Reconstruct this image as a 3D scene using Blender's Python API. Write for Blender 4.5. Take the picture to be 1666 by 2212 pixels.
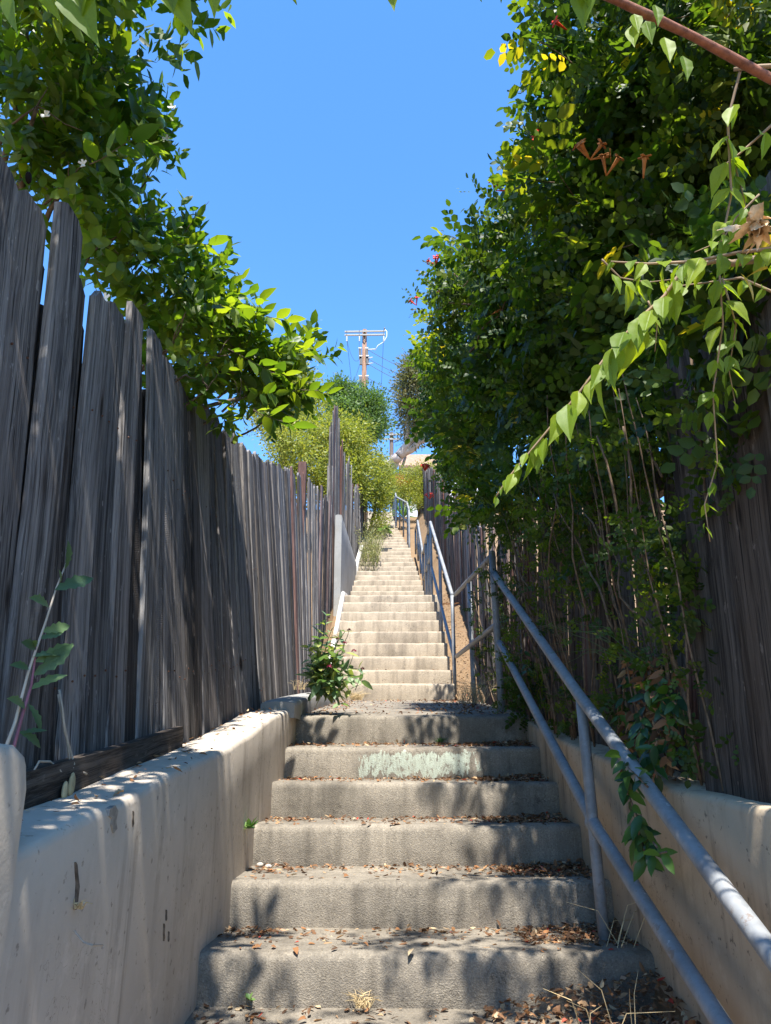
import bpy, bmesh, math, random
import numpy as np
from mathutils import Vector, Matrix, noise as mnoise

for _o in list(bpy.data.objects): bpy.data.objects.remove(_o)
scene = bpy.context.scene
R = math.radians
EYE = 1.5                       # eye height above the datum; all heights below are measured from the eye, then lifted
# ---------------------------------------------------------------- camera
PITCH, YAW, FP = R(18.0), R(0.84), 1572.7
cam_d = bpy.data.cameras.new('camera'); cam = bpy.data.objects.new('camera', cam_d)
scene.collection.objects.link(cam); scene.camera = cam
cam.location = (0, 0, EYE); cam.rotation_euler = (math.pi/2 + PITCH, 0, YAW)
cam_d.sensor_fit = 'VERTICAL'; cam_d.sensor_height = 36; cam_d.lens = 36*FP/2212
cam_d.clip_start = 0.05; cam_d.clip_end = 3000
# ---------------------------------------------------------------- light
SUN = Vector((0.025, -0.45, 0.89)).normalized()
elev = math.asin(SUN.z)
world = bpy.data.worlds.new('World'); scene.world = world; world.use_nodes = True
_n = world.node_tree.nodes; _l = world.node_tree.links
sky = _n.new('ShaderNodeTexSky'); sky.sky_type = 'NISHITA'; sky.sun_disc = False
sky.sun_elevation = elev; sky.sun_rotation = math.atan2(SUN.x, SUN.y)
sky.altitude = 0; sky.air_density = 1.2; sky.dust_density = 0.0; sky.ozone_density = 10.0
_h = _n.new('ShaderNodeHueSaturation'); _h.inputs['Saturation'].default_value = 1.1
_l.new(sky.outputs[0], _h.inputs['Color'])
_l.new(_h.outputs[0], _n['Background'].inputs[0]); _n['Background'].inputs[1].default_value = 0.15
sl = bpy.data.lights.new('sun', 'SUN'); sl.energy = 5.0; sl.angle = R(0.53); sl.color = (1, .955, .88)
so = bpy.data.objects.new('sun', sl); scene.collection.objects.link(so)
so.rotation_euler = SUN.to_track_quat('Z', 'Y').to_euler(); so.location = (4, -8, 30)
vs = scene.view_settings
vs.view_transform = 'Standard'; vs.look = 'None'; vs.gamma = 1; vs.exposure = 1.35
scene.render.engine = 'CYCLES'
scene.cycles.max_bounces = 8; scene.cycles.transparent_max_bounces = 8
scene.cycles.use_denoising = True
# ---------------------------------------------------------------- measuring helpers (photo pixel, 1666 x 2212, to a point in the place)
RM = np.array(cam.rotation_euler.to_matrix())
def ray(px, py):
    return RM @ np.array([(px-833)/FP, (1106-py)/FP, -1.0])
def at_y(px, py, y):
    r = ray(px, py); t = y/r[1]; return Vector((r[0]*t, y, EYE + r[2]*t))
def at_x(px, py, x):
    r = ray(px, py); t = x/r[0]; return Vector((x, r[1]*t, EYE + r[2]*t))
def at_c(px, py, zc):
    r = ray(px, py); return Vector((r[0]*zc, r[1]*zc, EYE + r[2]*zc))
def row_z(sy, y, px=850):
    return at_y(px, sy/1.8439, y).z
# ---------------------------------------------------------------- objects
COL = scene.collection
rng = random.Random(7); NR = np.random.default_rng(11)
def link(o, parent=None):
    COL.objects.link(o)
    if parent is not None: o.parent = parent; o.matrix_parent_inverse = parent.matrix_basis.inverted()
    return o
def mesh_obj(name, V, F, mat=None, parent=None, smooth=False, attrs=None):
    me = bpy.data.meshes.new(name)
    V = np.asarray(V, dtype=np.float32)
    if isinstance(F, np.ndarray):
        k = F.shape[1]; nf = F.shape[0]
        me.vertices.add(len(V)); me.vertices.foreach_set('co', V.ravel())
        me.loops.add(nf*k); me.loops.foreach_set('vertex_index', F.astype(np.int32).ravel())
        me.polygons.add(nf); me.polygons.foreach_set('loop_start', np.arange(0, nf*k, k, dtype=np.int32))
        me.update(calc_edges=True); me.validate()
    else:
        me.from_pydata([tuple(map(float, v)) for v in V], [], F); me.update()
    for an, av in (attrs or {}).items():
        a = me.attributes.new(an, 'FLOAT', 'POINT'); a.data.foreach_set('value', np.asarray(av, dtype=np.float32))
    if smooth: me.polygons.foreach_set('use_smooth', [True]*len(me.polygons))
    if mat is not None: me.materials.append(mat)
    return link(bpy.data.objects.new(name, me), parent)
def empty(name, loc=(0, 0, 0), rz=0):
    o = bpy.data.objects.new(name, None); COL.objects.link(o); o.location = loc; o.rotation_euler = (0, 0, rz)
    o.empty_display_size = .1
    return o
def tag(o, label=None, cat=None, group=None, kind=None):
    if label: o['label'] = label
    if cat: o['category'] = cat
    if group: o['group'] = group
    if kind: o['kind'] = kind
    return o
class MB:                       # collects shapes into one mesh
    def __init__(s): s.V = []; s.F = []
    def add(s, V, F):
        b = len(s.V); s.V += [tuple(v) for v in V]; s.F += [tuple(b+i for i in f) for f in F]
    def box(s, x0, x1, y0, y1, z0, z1):
        V = [(x, y, z) for z in (z0, z1) for y in (y0, y1) for x in (x0, x1)]
        s.add(V, [(0,2,3,1), (4,5,7,6), (0,1,5,4), (2,6,7,3), (0,4,6,2), (1,3,7,5)])
    def obox(s, c, ax, ay, az):       # centre and three half axes
        c, ax, ay, az = map(Vector, (c, ax, ay, az))
        V = [c + ax*i + ay*j + az*k for k in (-1, 1) for j in (-1, 1) for i in (-1, 1)]
        s.add(V, [(0,2,3,1), (4,5,7,6), (0,1,5,4), (2,6,7,3), (0,4,6,2), (1,3,7,5)])
    def tube(s, pts, r, n=8, caps=True):
        pts = [Vector(p) for p in pts]; m = len(pts)
        rs = r if isinstance(r, (list, tuple)) else [r]*m
        V = []; prev = None
        for i, p in enumerate(pts):
            t = (pts[min(i+1, m-1)] - pts[max(i-1, 0)]).normalized()
            if prev is None:
                u = t.orthogonal().normalized()
            else:
                u = (prev - t*prev.dot(t));  u = u.normalized() if u.length > 1e-6 else t.orthogonal().normalized()
            prev = u; w = t.cross(u)
            V += [p + (u*math.cos(2*math.pi*k/n) + w*math.sin(2*math.pi*k/n))*rs[i] for k in range(n)]
        F = [(i*n+k, i*n+(k+1) % n, (i+1)*n+(k+1) % n, (i+1)*n+k) for i in range(m-1) for k in range(n)]
        if caps: F += [tuple(range(n-1, -1, -1)), tuple((m-1)*n+k for k in range(n))]
        s.add(V, F)
    def sphere(s, c, r, nu=8, nv=6):
        c = Vector(c); r = Vector(r) if hasattr(r, '__len__') else Vector((r, r, r)); V = [c + Vector((0, 0, r.z))]
        for j in range(1, nv):
            a = math.pi*j/nv
            V += [c + Vector((r.x*math.sin(a)*math.cos(2*math.pi*i/nu), r.y*math.sin(a)*math.sin(2*math.pi*i/nu), r.z*math.cos(a))) for i in range(nu)]
        V.append(c - Vector((0, 0, r.z))); F = []
        for i in range(nu): F.append((0, 1+i, 1+(i+1) % nu))
        for j in range(nv-2):
            for i in range(nu):
                a = 1+j*nu; F.append((a+i, a+nu+i, a+nu+(i+1) % nu, a+(i+1) % nu))
        b = 1+(nv-2)*nu
        for i in range(nu): F.append((b+i, len(V)-1, b+(i+1) % nu))
        s.add(V, F)
    def build(s, name, mat, parent=None, smooth=False):
        return mesh_obj(name, s.V, s.F, mat, parent, smooth)
def N3(p, s=1.0): return mnoise.noise(Vector(p)*s)
# ---------------------------------------------------------------- materials
class Mat:
    def __init__(s, name):
        s.m = bpy.data.materials.new(name); s.m.use_nodes = True; s.t = s.m.node_tree; s.n = s.t.nodes; s.l = s.t.links
        s.b = s.n['Principled BSDF']; s.out = s.n['Material Output']
    def new(s, t, **kw):
        x = s.n.new(t)
        for k, v in kw.items():
            if k.startswith('i_'):
                key = k[2:]; key = int(key) if key.isdigit() else key
                if hasattr(v, 'is_output'): s.l.new(v, x.inputs[key])
                else: x.inputs[key].default_value = v
            else: setattr(x, k, v)
        return x
    def coords(s, scale=(1, 1, 1), which='Object', rand=False):
        tc = s.new('ShaderNodeTexCoord'); o = tc.outputs[which]
        if rand:
            oi = s.new('ShaderNodeObjectInfo')
            mm = s.new('ShaderNodeVectorMath', operation='SCALE', i_Scale=oi.outputs['Random']); mm.inputs[0].default_value = (37, 53, 71)
            o = s.new('ShaderNodeVectorMath', operation='ADD', i_0=o, i_1=mm.outputs[0]).outputs[0]
        return s.new('ShaderNodeMapping', i_Vector=o, i_Scale=scale).outputs[0]
    def noise(s, co, scale, detail=4, rough=.55, dist=0):
        return s.new('ShaderNodeTexNoise', i_Vector=co, i_Scale=scale, i_Detail=detail, i_Roughness=rough, i_Distortion=dist).outputs['Fac']
    def ramp(s, fac, stops, interp='LINEAR'):
        r = s.new('ShaderNodeValToRGB', i_Fac=fac); e = r.color_ramp.elements; r.color_ramp.interpolation = interp
        while len(e) < len(stops): e.new(.5)
        for k, (p, c) in zip(e, stops): k.position = p; k.color = (*c, 1) if len(c) == 3 else c
        return r.outputs[0]
    def mix(s, fac, a, b, mode='MIX'):
        x = s.new('ShaderNodeMix', data_type='RGBA', blend_type=mode)
        for key, v in ((0, fac), (6, a), (7, b)):
            if hasattr(v, 'is_output'): s.l.new(v, x.inputs[key])
            else: x.inputs[key].default_value = (*v, 1) if hasattr(v, '__len__') and len(v) == 3 else v
        return x.outputs[2]
    def math(s, op, a, b=0.0, clamp=False):
        x = s.new('ShaderNodeMath', operation=op, use_clamp=clamp)
        for k, v in ((0, a), (1, b)):
            if hasattr(v, 'is_output'): s.l.new(v, x.inputs[k])
            else: x.inputs[k].default_value = v
        return x.outputs[0]
    def mapr(s, v, a, b, c=0.0, d=1.0):
        return s.new('ShaderNodeMapRange', i_0=v, i_1=a, i_2=b, i_3=c, i_4=d).outputs[0]
    def bump(s, h, strength=.5, dist=.01, prev=None):
        x = s.new('ShaderNodeBump', i_Height=h, i_Strength=strength, i_Distance=dist)
        if prev is not None: s.l.new(prev, x.inputs['Normal'])
        return x.outputs[0]
    def fin(s, col=None, rough=None, normal=None, spec=.3, metal=0):
        for key, v in (('Base Color', col), ('Roughness', rough), ('Normal', normal), ('Specular IOR Level', spec), ('Metallic', metal)):
            if v is None: continue
            if hasattr(v, 'is_output'): s.l.new(v, s.b.inputs[key])
            else: s.b.inputs[key].default_value = (*v, 1) if hasattr(v, '__len__') and len(v) == 3 else v
        return s.m

def m_concrete(name, dark=(.14, .124, .10), light=(.325, .288, .233), patch=None):
    m = Mat(name); co = m.coords()
    big = m.noise(co, 2.2, 5, .6); mid = m.noise(co, 9, 5, .65); fine = m.noise(co, 130, 3, .7)
    agg = m.new('ShaderNodeTexVoronoi', i_Vector=co, i_Scale=210.0)
    base = m.ramp(m.math('ADD', m.math('MULTIPLY', big, .6), m.math('MULTIPLY', mid, .4)), [(.34, dark), (.62, light)])
    sp = m.ramp(agg.outputs['Color'], [(.0, (.55, .52, .48)), (.35, (.9, .88, .85)), (.75, (1.0, .98, .95)), (1, (1.45, 1.4, 1.3))])
    c = m.mix(.85, base, sp, 'MULTIPLY')
    # vertical streaks of dirt down the risers
    st = m.noise(m.coords((7, 7, .6)), 1.6, 5, .6)
    c = m.mix(m.mapr(st, .48, .66, 0, .8), c, m.mix(.5, c, (.10, .09, .075), 'MULTIPLY'))
    c = m.mix(m.mapr(fine, .35, .65, 0, .35), c, (.10, .09, .08))
    # hairline cracks
    ck = m.new('ShaderNodeTexVoronoi', feature='DISTANCE_TO_EDGE', i_Vector=m.new('ShaderNodeVectorMath', operation='ADD', i_0=co, i_1=m.new('ShaderNodeTexNoise', i_Vector=co, i_Scale=6.0, i_Detail=6.0).outputs['Color']).outputs[0], i_Scale=2.1)
    ckm = m.math('MULTIPLY', m.mapr(ck.outputs['Distance'], .0, .010, 1, 0), m.mapr(m.noise(co, 3.3, 2), .47, .55))
    c = m.mix(m.math('MULTIPLY', ckm, .75), c, (.035, .03, .025))
    if patch:                                            # old pale green paint rolled over the riser, flaking
        sx = m.new('ShaderNodeSeparateXYZ', i_Vector=m.coords()).outputs
        x0, x1, z0, z1, pc, y1 = patch
        wob = m.noise(m.coords((1, 1, .25)), 34, 4, .7); wx = m.noise(m.coords((1, 1, .3)), 60, 3)
        xe = m.math('ADD', sx[0], m.math('MULTIPLY', m.math('SUBTRACT', wob, .5), .42)); ze = m.math('ADD', sx[2], m.math('MULTIPLY', m.math('SUBTRACT', wob, .5), .16))
        k = m.math('MULTIPLY', m.math('MULTIPLY', m.mapr(xe, x0, x0+.01), m.mapr(xe, x1-.01, x1, 1, 0)), m.math('MULTIPLY', m.mapr(ze, z0, z0+.006), m.mapr(ze, z1-.006, z1, 1, 0)))
        k = m.math('MULTIPLY', k, m.mapr(sx[1], y1-.02, y1-.01, 1, 0))
        flake = m.mapr(m.noise(m.coords((1, 1, .45)), 42, 6, .8), .40, .47)
        c = m.mix(m.math('MULTIPLY', m.math('MULTIPLY', k, flake), m.mapr(wx, .3, .6, .6, .95)), c, pc)
    b = m.bump(fine, .35, .004); b = m.bump(agg.outputs['Distance'], .5, .003, b); b = m.bump(mid, .2, .008, b); b = m.bump(ckm, -.6, .006, b) if False else b
    return m.fin(c, m.mapr(mid, .3, .7, .78, .95), b, .25)

def m_stucco(name, a, b_, stain=(.18, .14, .10), rough_amt=.4, dirt=.55):
    m = Mat(name); co = m.coords()
    big = m.noise(co, 1.4, 5, .6); mid = m.noise(co, 14, 4, .6); fine = m.noise(co, 75, 4, .65)
    c = m.ramp(big, [(.3, a), (.7, b_)])
    st = m.noise(m.coords((13, 13, .9)), 1.0, 6, .65)
    stm = m.math('MULTIPLY', m.mapr(st, .50, .68), m.mapr(m.noise(co, 2.7, 4), .38, .62))
    c = m.mix(m.math('MULTIPLY', stm, dirt), c, stain)
    sp = m.noise(co, 38, 3, .6)
    c = m.mix(m.math('MULTIPLY', m.mapr(sp, .64, .70), dirt*.75), c, (.10, .08, .06))
    chip = m.math('MULTIPLY', m.mapr(m.noise(m.coords((5, 5, 1.3)), 2.1, 6, .7), .70, .72), .8)
    c = m.mix(chip, c, (.24, .225, .20)); c = m.mix(m.mapr(m.noise(co, 6, 6, .7), .56, .68, 0, .35), c, tuple(min(.75, x*1.25) for x in b_)); c = m.mix(m.mapr(m.noise(m.coords((1, 1, .5)), 3.1, 6, .7), .55, .72, 0, dirt*.6), c, tuple(x*.6 for x in a))
    ck = m.new('ShaderNodeTexVoronoi', feature='DISTANCE_TO_EDGE', i_Vector=m.new('ShaderNodeVectorMath', operation='ADD', i_0=m.coords((1.4, 1.4, .55)), i_1=m.new('ShaderNodeTexNoise', i_Vector=co, i_Scale=9.0, i_Detail=6.0).outputs['Color']).outputs[0], i_Scale=3.0)
    ckm = m.math('MULTIPLY', m.mapr(ck.outputs['Distance'], .0, .008, 1, 0), m.mapr(m.noise(co, 2.1, 2), .56, .62))
    c = m.mix(m.math('MULTIPLY', ckm, .7), c, (.06, .045, .035))
    bb = m.bump(fine, rough_amt*.6, .004); bb = m.bump(mid, .06, .006, bb); bb = m.bump(chip, -.8, .006, bb)
    return m.fin(c, .88, bb, .2)

def m_wood(name, dark, light, tint, saw=.5):
    m = Mat(name); co = m.coords((1, 1, 1), rand=True)
    def sc(v, src=None): return m.new('ShaderNodeMapping', i_Vector=src or co, i_Scale=v).outputs[0]
    # grain wanders: shift the width coordinate with the length
    wn = m.new('ShaderNodeTexNoise', i_Vector=sc((3, 3, 2.2)), i_Scale=1.0, i_Detail=2.0).outputs['Color']
    wv = m.new('ShaderNodeVectorMath', operation='SCALE', i_0=wn, i_Scale=.035).outputs[0]
    gco = m.new('ShaderNodeVectorMath', operation='ADD', i_0=co, i_1=wv).outputs[0]
    grain = m.noise(sc((75, 75, 1.1), gco), 1.0, 5, .6); fib = m.noise(sc((320, 320, 9), gco), 1.0, 4, .65); pat = m.noise(sc((7, 7, 1.6)), 1.0, 5, .6); band = m.noise(sc((22, 22, .7), gco), 1.0, 3, .5)
    g = m.math('ADD', m.math('ADD', m.math('MULTIPLY', grain, .4), m.math('MULTIPLY', fib, .3)), m.math('MULTIPLY', band, .3))
    mid = tuple((x+y)/2 for x, y in zip(dark, light))
    c = m.ramp(g, [(.37, tuple(x*.5 for x in dark)), (.45, dark), (.52, mid), (.62, light)])
    oi = m.new('ShaderNodeObjectInfo').outputs['Random']
    c = m.mix(m.mapr(pat, .45, .68, 0, .75), c, m.mix(.6, c, tint))
    hv = m.new('ShaderNodeHueSaturation', i_Color=c, i_Value=m.mapr(oi, 0, 1, .72, 1.25), i_Saturation=m.mapr(m.math('FRACT', m.math('MULTIPLY', oi, 13.7)), 0, 1, .5, 1.2)).outputs[0]
    kn = m.new('ShaderNodeTexVoronoi', i_Vector=sc((8, 8, 2.0)), i_Scale=1.0, i_Randomness=1.0).outputs['Distance']
    knm = m.mapr(kn, .05, .10, 1, 0); ring = m.mapr(kn, .10, .2, .5, 0)
    chk = m.math('MULTIPLY', m.mapr(m.noise(sc((120, 120, .8), gco), 1.0, 1, .4), .30, .345, 1, 0), m.mapr(pat, .35, .55))
    c = m.mix(ring, hv, m.mix(.6, hv, (.05, .03, .02))); c = m.mix(m.math('MULTIPLY', knm, .9), c, (.014, .010, .008)); c = m.mix(m.math('MULTIPLY', chk, .9), c, (.010, .008, .007))
    lich = m.math('MULTIPLY', m.mapr(m.noise(sc((40, 40, 16)), 1.0, 4, .6), .66, .70), .5); c = m.mix(lich, c, tuple(min(1, x*1.5) for x in light))
    sw = m.new('ShaderNodeTexWave', wave_type='BANDS', bands_direction='Z', i_Vector=m.new('ShaderNodeMapping', i_Vector=co, i_Scale=(22, 22, 44), i_Rotation=(0, .45, 0)).outputs[0], i_Scale=1.0, i_Distortion=4.0, i_Detail=3.0).outputs['Fac']
    swm = m.math('MULTIPLY', sw, m.mapr(m.noise(sc((3, 3, .7)), 1.0, 2), .58, .70))
    b = m.bump(grain, .7, .006); b = m.bump(fib, .6, .003, b); b = m.bump(swm, saw*.4, .003, b); b = m.bump(chk, -.7, .006, b); b = m.bump(knm, -.5, .006, b)
    return m.fin(c, .88, b, .15)

def m_leaf(name, stops, trans=.45, rough=.42, tcol=(1.5, 1.6, .5), spec=.45, vein=None):
    m = Mat(name); rnd = m.new('ShaderNodeAttribute', attribute_name='rnd').outputs['Fac']
    c = m.ramp(rnd, stops)
    nz = m.noise(m.coords(), 30, 2)
    c = m.mix(m.mapr(nz, .3, .7, 0, .35), c, m.mix(1, c, (.62, .68, .6), 'MULTIPLY'))
    m.fin(c, rough, None, spec)
    tr = m.new('ShaderNodeBsdfTranslucent', i_Color=m.mix(1, c, tcol, 'MULTIPLY'))
    mx = m.new('ShaderNodeMixShader', i_0=trans, i_1=m.b.outputs[0], i_2=tr.outputs[0]); m.l.new(mx.outputs[0], m.out.inputs[0])
    return m.m
def m_plain(name, col, rough=.7, spec=.3, metal=0, var=.25, scale=20, bump=.2):
    m = Mat(name); co = m.coords(); n1 = m.noise(co, scale, 4, .6)
    c = m.mix(m.mapr(n1, .3, .7, 0, 1), tuple(x*(1-var) for x in col), tuple(min(1, x*(1+var)) for x in col))
    return m.fin(c, rough, m.bump(n1, bump, .004), spec, metal)
def m_galv(name):
    m = Mat(name); co = m.coords()
    n1 = m.noise(co, 7, 5, .65); n2 = m.noise(co, 60, 3, .6); v = m.new('ShaderNodeTexVoronoi', i_Vector=co, i_Scale=55.0).outputs['Color']
    c = m.ramp(n1, [(.3, (.14, .145, .15)), (.5, (.22, .23, .235)), (.7, (.32, .32, .32))])
    c = m.mix(.25, c, m.ramp(v, [(0, (.2, .21, .22)), (1, (.42, .43, .44))]))
    rust = m.mapr(m.noise(co, 14, 6, .75), .60, .66)
    c = m.mix(m.math('MULTIPLY', rust, .6), c, (.16, .10, .06)); wht = m.mapr(m.noise(co, 23, 4, .6), .70, .73)
    c = m.mix(m.math('MULTIPLY', wht, .6), c, (.6, .6, .58))
    return m.fin(c, m.mapr(n2, .3, .7, .5, .75), m.bump(n2, .3, .002), .4, .15)
M = {}
M['concrete'] = m_concrete('concrete')
M['stucco'] = m_stucco('stucco_cream', (.41, .35, .28), (.56, .485, .395), (.20, .165, .13), .4, .7)
M['stucco_right'] = m_stucco('stucco_tan', (.40, .31, .21), (.52, .42, .30), (.09, .07, .055), .4, .95)
M['stucco_grey'] = m_stucco('stucco_grey', (.25, .245, .23), (.34, .33, .305), rough_amt=.3)  # darkened so that the parapet's shade sits in the colour
M['white_curb'] = m_stucco('painted_curb', (.45, .42, .37), (.68, .65, .60), (.35, .30, .25), .3)
M['wood'] = m_wood('weathered_wood', (.058, .053, .052), (.27, .25, .236), (.17, .145, .132), .7)
M['wood_dark'] = m_wood('dark_wood', (.030, .026, .024), (.15, .132, .12), (.10, .078, .066), .5)
M['wood_brown'] = m_wood('brown_wood', (.040, .031, .026), (.17, .137, .115), (.12, .09, .07), .5)
M['wood_red'] = m_wood('redwood', (.075, .035, .028), (.23, .12, .095), (.19, .105, .085), .4)
M['galv'] = m_galv('galvanised_pipe')
# ================================================================ stairway
W_SC = 1.45
iw = np.polyval(np.polyfit(np.arange(6), 1/(np.array([974, 823, 725, 631, 563, 492])*1.8439), 1), np.arange(6))
_zc = 2900*iw*W_SC; TOPS = [3795, 3511, 3286, 3116, 2976.6, 2849]; BOTS = [4020.5, 3700.7, 3452, 3260, 3103, 2964]
steps = []                      # (x0, x1, y_front, z_top_front, z_base)
for i in range(6):
    yt = -(TOPS[i]-2040)/2900*_zc[i]
    y = _zc[i]*math.cos(PITCH) - yt*math.sin(PITCH)
    steps.append([-.627, .803, y, row_z(TOPS[i], y), row_z(BOTS[i], y)])
URY = [2722, 2667, 2615, 2560, 2514, 2469, 2435, 2397, 2369]
y0u = 8.2
for k, sy in enumerate(URY):
    y = y0u + .30*k
    steps.append([-.76, .605, y, row_z(sy, y), row_z(2789, y) if k == 0 else None])
ups = [2353, 2331, 2309, 2290, 2273, 2255, 2237, 2220]
for k, sy in enumerate(ups):
    y = 12.3 + .37*k
    steps.append([-.75+.04*k/7, .47-.13*k/7, y, row_z(sy, y), None])
for k, sy in enumerate([2211, 2196, 2181]):
    y = 15.6 + .35*k; steps.append([-.76, .31, y, row_z(sy, y), None])
for k in range(9):
    y = 16.7 + .4*k; sx = -.3*(k+1)/9*1.0
    steps.append([-.76+sx, .30+sx, y, steps[26-1][3] + .18*(k+1), None])
zt = steps[-1][3]
for k in range(10):
    y = 21.3 + .39*k; steps.append([-1.03-.02*k, 0.0-.02*k, y, zt + .22 + .181*(k+1), None])
TOPZ, TOPY = steps[-1][3], steps[-1][2]
def stair_z(y):                 # tread height (world) along the stairway
    if y < steps[0][2]: return steps[0][4] - .06*(steps[0][2]-y)
    for i in range(len(steps)-1, -1, -1):
        if y >= steps[i][2]:
            if i+1 < len(steps):
                nb = steps[i+1][4] if steps[i+1][4] else steps[i+1][3]-.165
                f = (y-steps[i][2])/(steps[i+1][2]-steps[i][2]); return steps[i][3]*(1-f) + nb*f
            return steps[i][3]
stairs = empty('stairway', (0, 2.5, 0)); tag(stairs, 'long worn concrete stairway climbing the hill between the two wooden fences', kind='structure')
def make_step(x0, x1, yf, yb, ztf, ztb, zb, mat, nx, name='step', rn=.018):
    xs = np.linspace(x0, x1, nx+1); prof = [(yf+.008, zb), (yf+.004, zb+.03), (yf, (zb+ztf)/2)]
    prof += [(yf, ztf-rn*1.6), (yf+rn*.25, ztf-rn*.7), (yf+rn*.85, ztf-rn*.18), (yf+rn*1.8, ztf)]
    for f in (.2, .45, .7, 1.0): prof.append((yf+rn*1.8+(yb-yf-rn*1.8)*f, ztf+(ztb-ztf)*f))
    prof += [(yb, zb-.0)]
    V = []; n = len(prof)
    for x in xs:
        for j, (y, z) in enumerate(prof):
            a = .0035 if 0 < j < n-1 else 0
            e = 0
            if 3 <= j <= 6:
                q = max(0, N3((x*6, yf*3.1, 4.4)) - .22); e = q*.06
            V.append((x, y + a*N3((x*5, y*9, z*9+3)) + e*.5, z + a*1.3*N3((x*4+7, y*8, z*5)) - e*.35))
    F = [(i*n+j, (i+1)*n+j, (i+1)*n+j+1, i*n+j+1) for i in range(nx) for j in range(n-1)]
    F += [(i*n+n-1, (i+1)*n+n-1, (i+1)*n, i*n) for i in range(nx)]
    F += [tuple(range(n)), tuple(nx*n+j for j in range(n-1, -1, -1))]
    o = mesh_obj(name, V, F, mat, stairs)
    o.data.polygons.foreach_set('use_smooth', [True]*len(F)); o.data.set_sharp_from_angle(angle=R(45))
    return o
pz0, pz1 = steps[4][4]+.02, steps[4][3]-.03
_px0 = at_y(785, 1650, steps[4][2]).x; _px1 = at_y(1020, 1650, steps[4][2]).x
M['concrete_paint'] = m_concrete('concrete_painted', patch=(_px0, _px1, pz0, pz1, (.36, .40, .33), steps[4][2]+.05))
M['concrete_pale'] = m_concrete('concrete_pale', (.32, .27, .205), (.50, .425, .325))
for i, (x0, x1, y, z, zb) in enumerate(steps):
    if i+1 < len(steps):
        yb = steps[i+1][2]; zb2 = steps[i+1][4] if steps[i+1][4] else None
        if zb2 is None:
            gap = steps[i+1][3]-z; zb2 = steps[i+1][3] - min(.165, max(.1, gap-.005))
    else: yb, zb2 = y+1.2, z+.02
    if zb is None: zb = z-.2
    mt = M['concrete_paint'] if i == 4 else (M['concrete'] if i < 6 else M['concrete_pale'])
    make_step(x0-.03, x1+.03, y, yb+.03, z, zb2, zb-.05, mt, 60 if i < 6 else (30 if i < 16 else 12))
# the tread below the first riser and the steps that lead on down behind the viewer
yf, zf = steps[0][2], steps[0][4]
for k in range(4):
    y1 = yf - .43*k + .02 if k else yf + .02; y2 = yf-1.1 - .43*k
    if k == 0: make_step(-.66, .83, yf-1.1, yf+.03, zf-.05, zf+.004, zf-.3, M['concrete'], 40)
    else: make_step(-.66, .83, yf-1.1-.43*k, yf-1.07-.43*(k-1), zf-.05-.187*k-.02, zf-.05-.187*k, zf-.4-.187*k, M['concrete'], 20)
# ================================================================ terrain: one sheet, cut down where the stairs run
def hill(y):
    if y < 5: return EYE - .33 + .09*y
    if y < 27: 
        f = np.interp(y, [5, 8.2, 10.6, 12.3, 15, 16.3, 20, 21.3, 25, 27], [.12, .42, 2.0, 2.3, 3.7, 4.3, 6.0, 6.4, 8.2, 8.6]); return EYE + f
    return EYE + float(np.interp(y, [27, 60, 100, 400, 1500], [8.6, 17.5, 21, 23, 23]))
def mid_x(y): return float(np.interp(y, [0, 8, 12, 17, 23, 27], [.08, -.08, -.12, -.2, -.52, -.6]))
gx = [-1500, -400, -120, -50, -25, -14, -8, -5, -3.4, -2.4, -1.7, -1.25, -.98, -.92, -.7, 0, .7, .98, 1.04, 1.4, 1.9, 2.6, 3.6, 5, 8, 14, 25, 50, 120, 400, 1500]
gy = [-60, -20, -8, -3, -1, 0, .6, 1.2, 1.8, 2.4, 3, 3.6, 4.2, 4.7, 5.2, 6, 7, 8, 8.6, 9.2, 10, 10.8, 11.6, 12.6, 13.5, 14.5, 15.5, 16.5, 17.5, 19, 20.5, 22, 23.5, 25, 26.5, 28, 32, 38, 46, 60, 80, 120, 250, 600, 1500]
V = []; 
for y in gy:
    for x in gx:
        inside = abs(x) < .95 and -1 < y < 27.5
        h = hill(y)
        if inside: h = min(h-.1, stair_z(y) - .28)
        elif y <= -1 or (y < 1.2 and abs(x) < .98): h = hill(y) if abs(x) > .95 else stair_z(max(y, -1)) - .6
        else: h += .05*N3((x*1.3, y*1.3, 0)) + (.0 if abs(x) < 3 else .12*N3((x*.4, y*.4, 5))) + .03*max(0, min(abs(x)-1, 6))
        V.append((x, y, h))
nx = len(gx); F = [(j*nx+i, j*nx+i+1, (j+1)*nx+i+1, (j+1)*nx+i) for j in range(len(gy)-1) for i in range(nx-1)]
mg = Mat('dry_soil'); _c = mg.coords(); _a = mg.noise(_c, 3, 6, .65); _b = mg.noise(_c, 40, 4, .7)
mg = mg.fin(mg.mix(mg.mapr(_b, .35, .65), mg.ramp(_a, [(.3, (.13, .09, .06)), (.7, (.27, .19, .12))]), (.20, .13, .07)), .95, mg.bump(_b, .6, .02), .1)
tag(mesh_obj('ground', V, F, mg), 'dry brown hillside soil beside the stairs', kind='structure')
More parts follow.
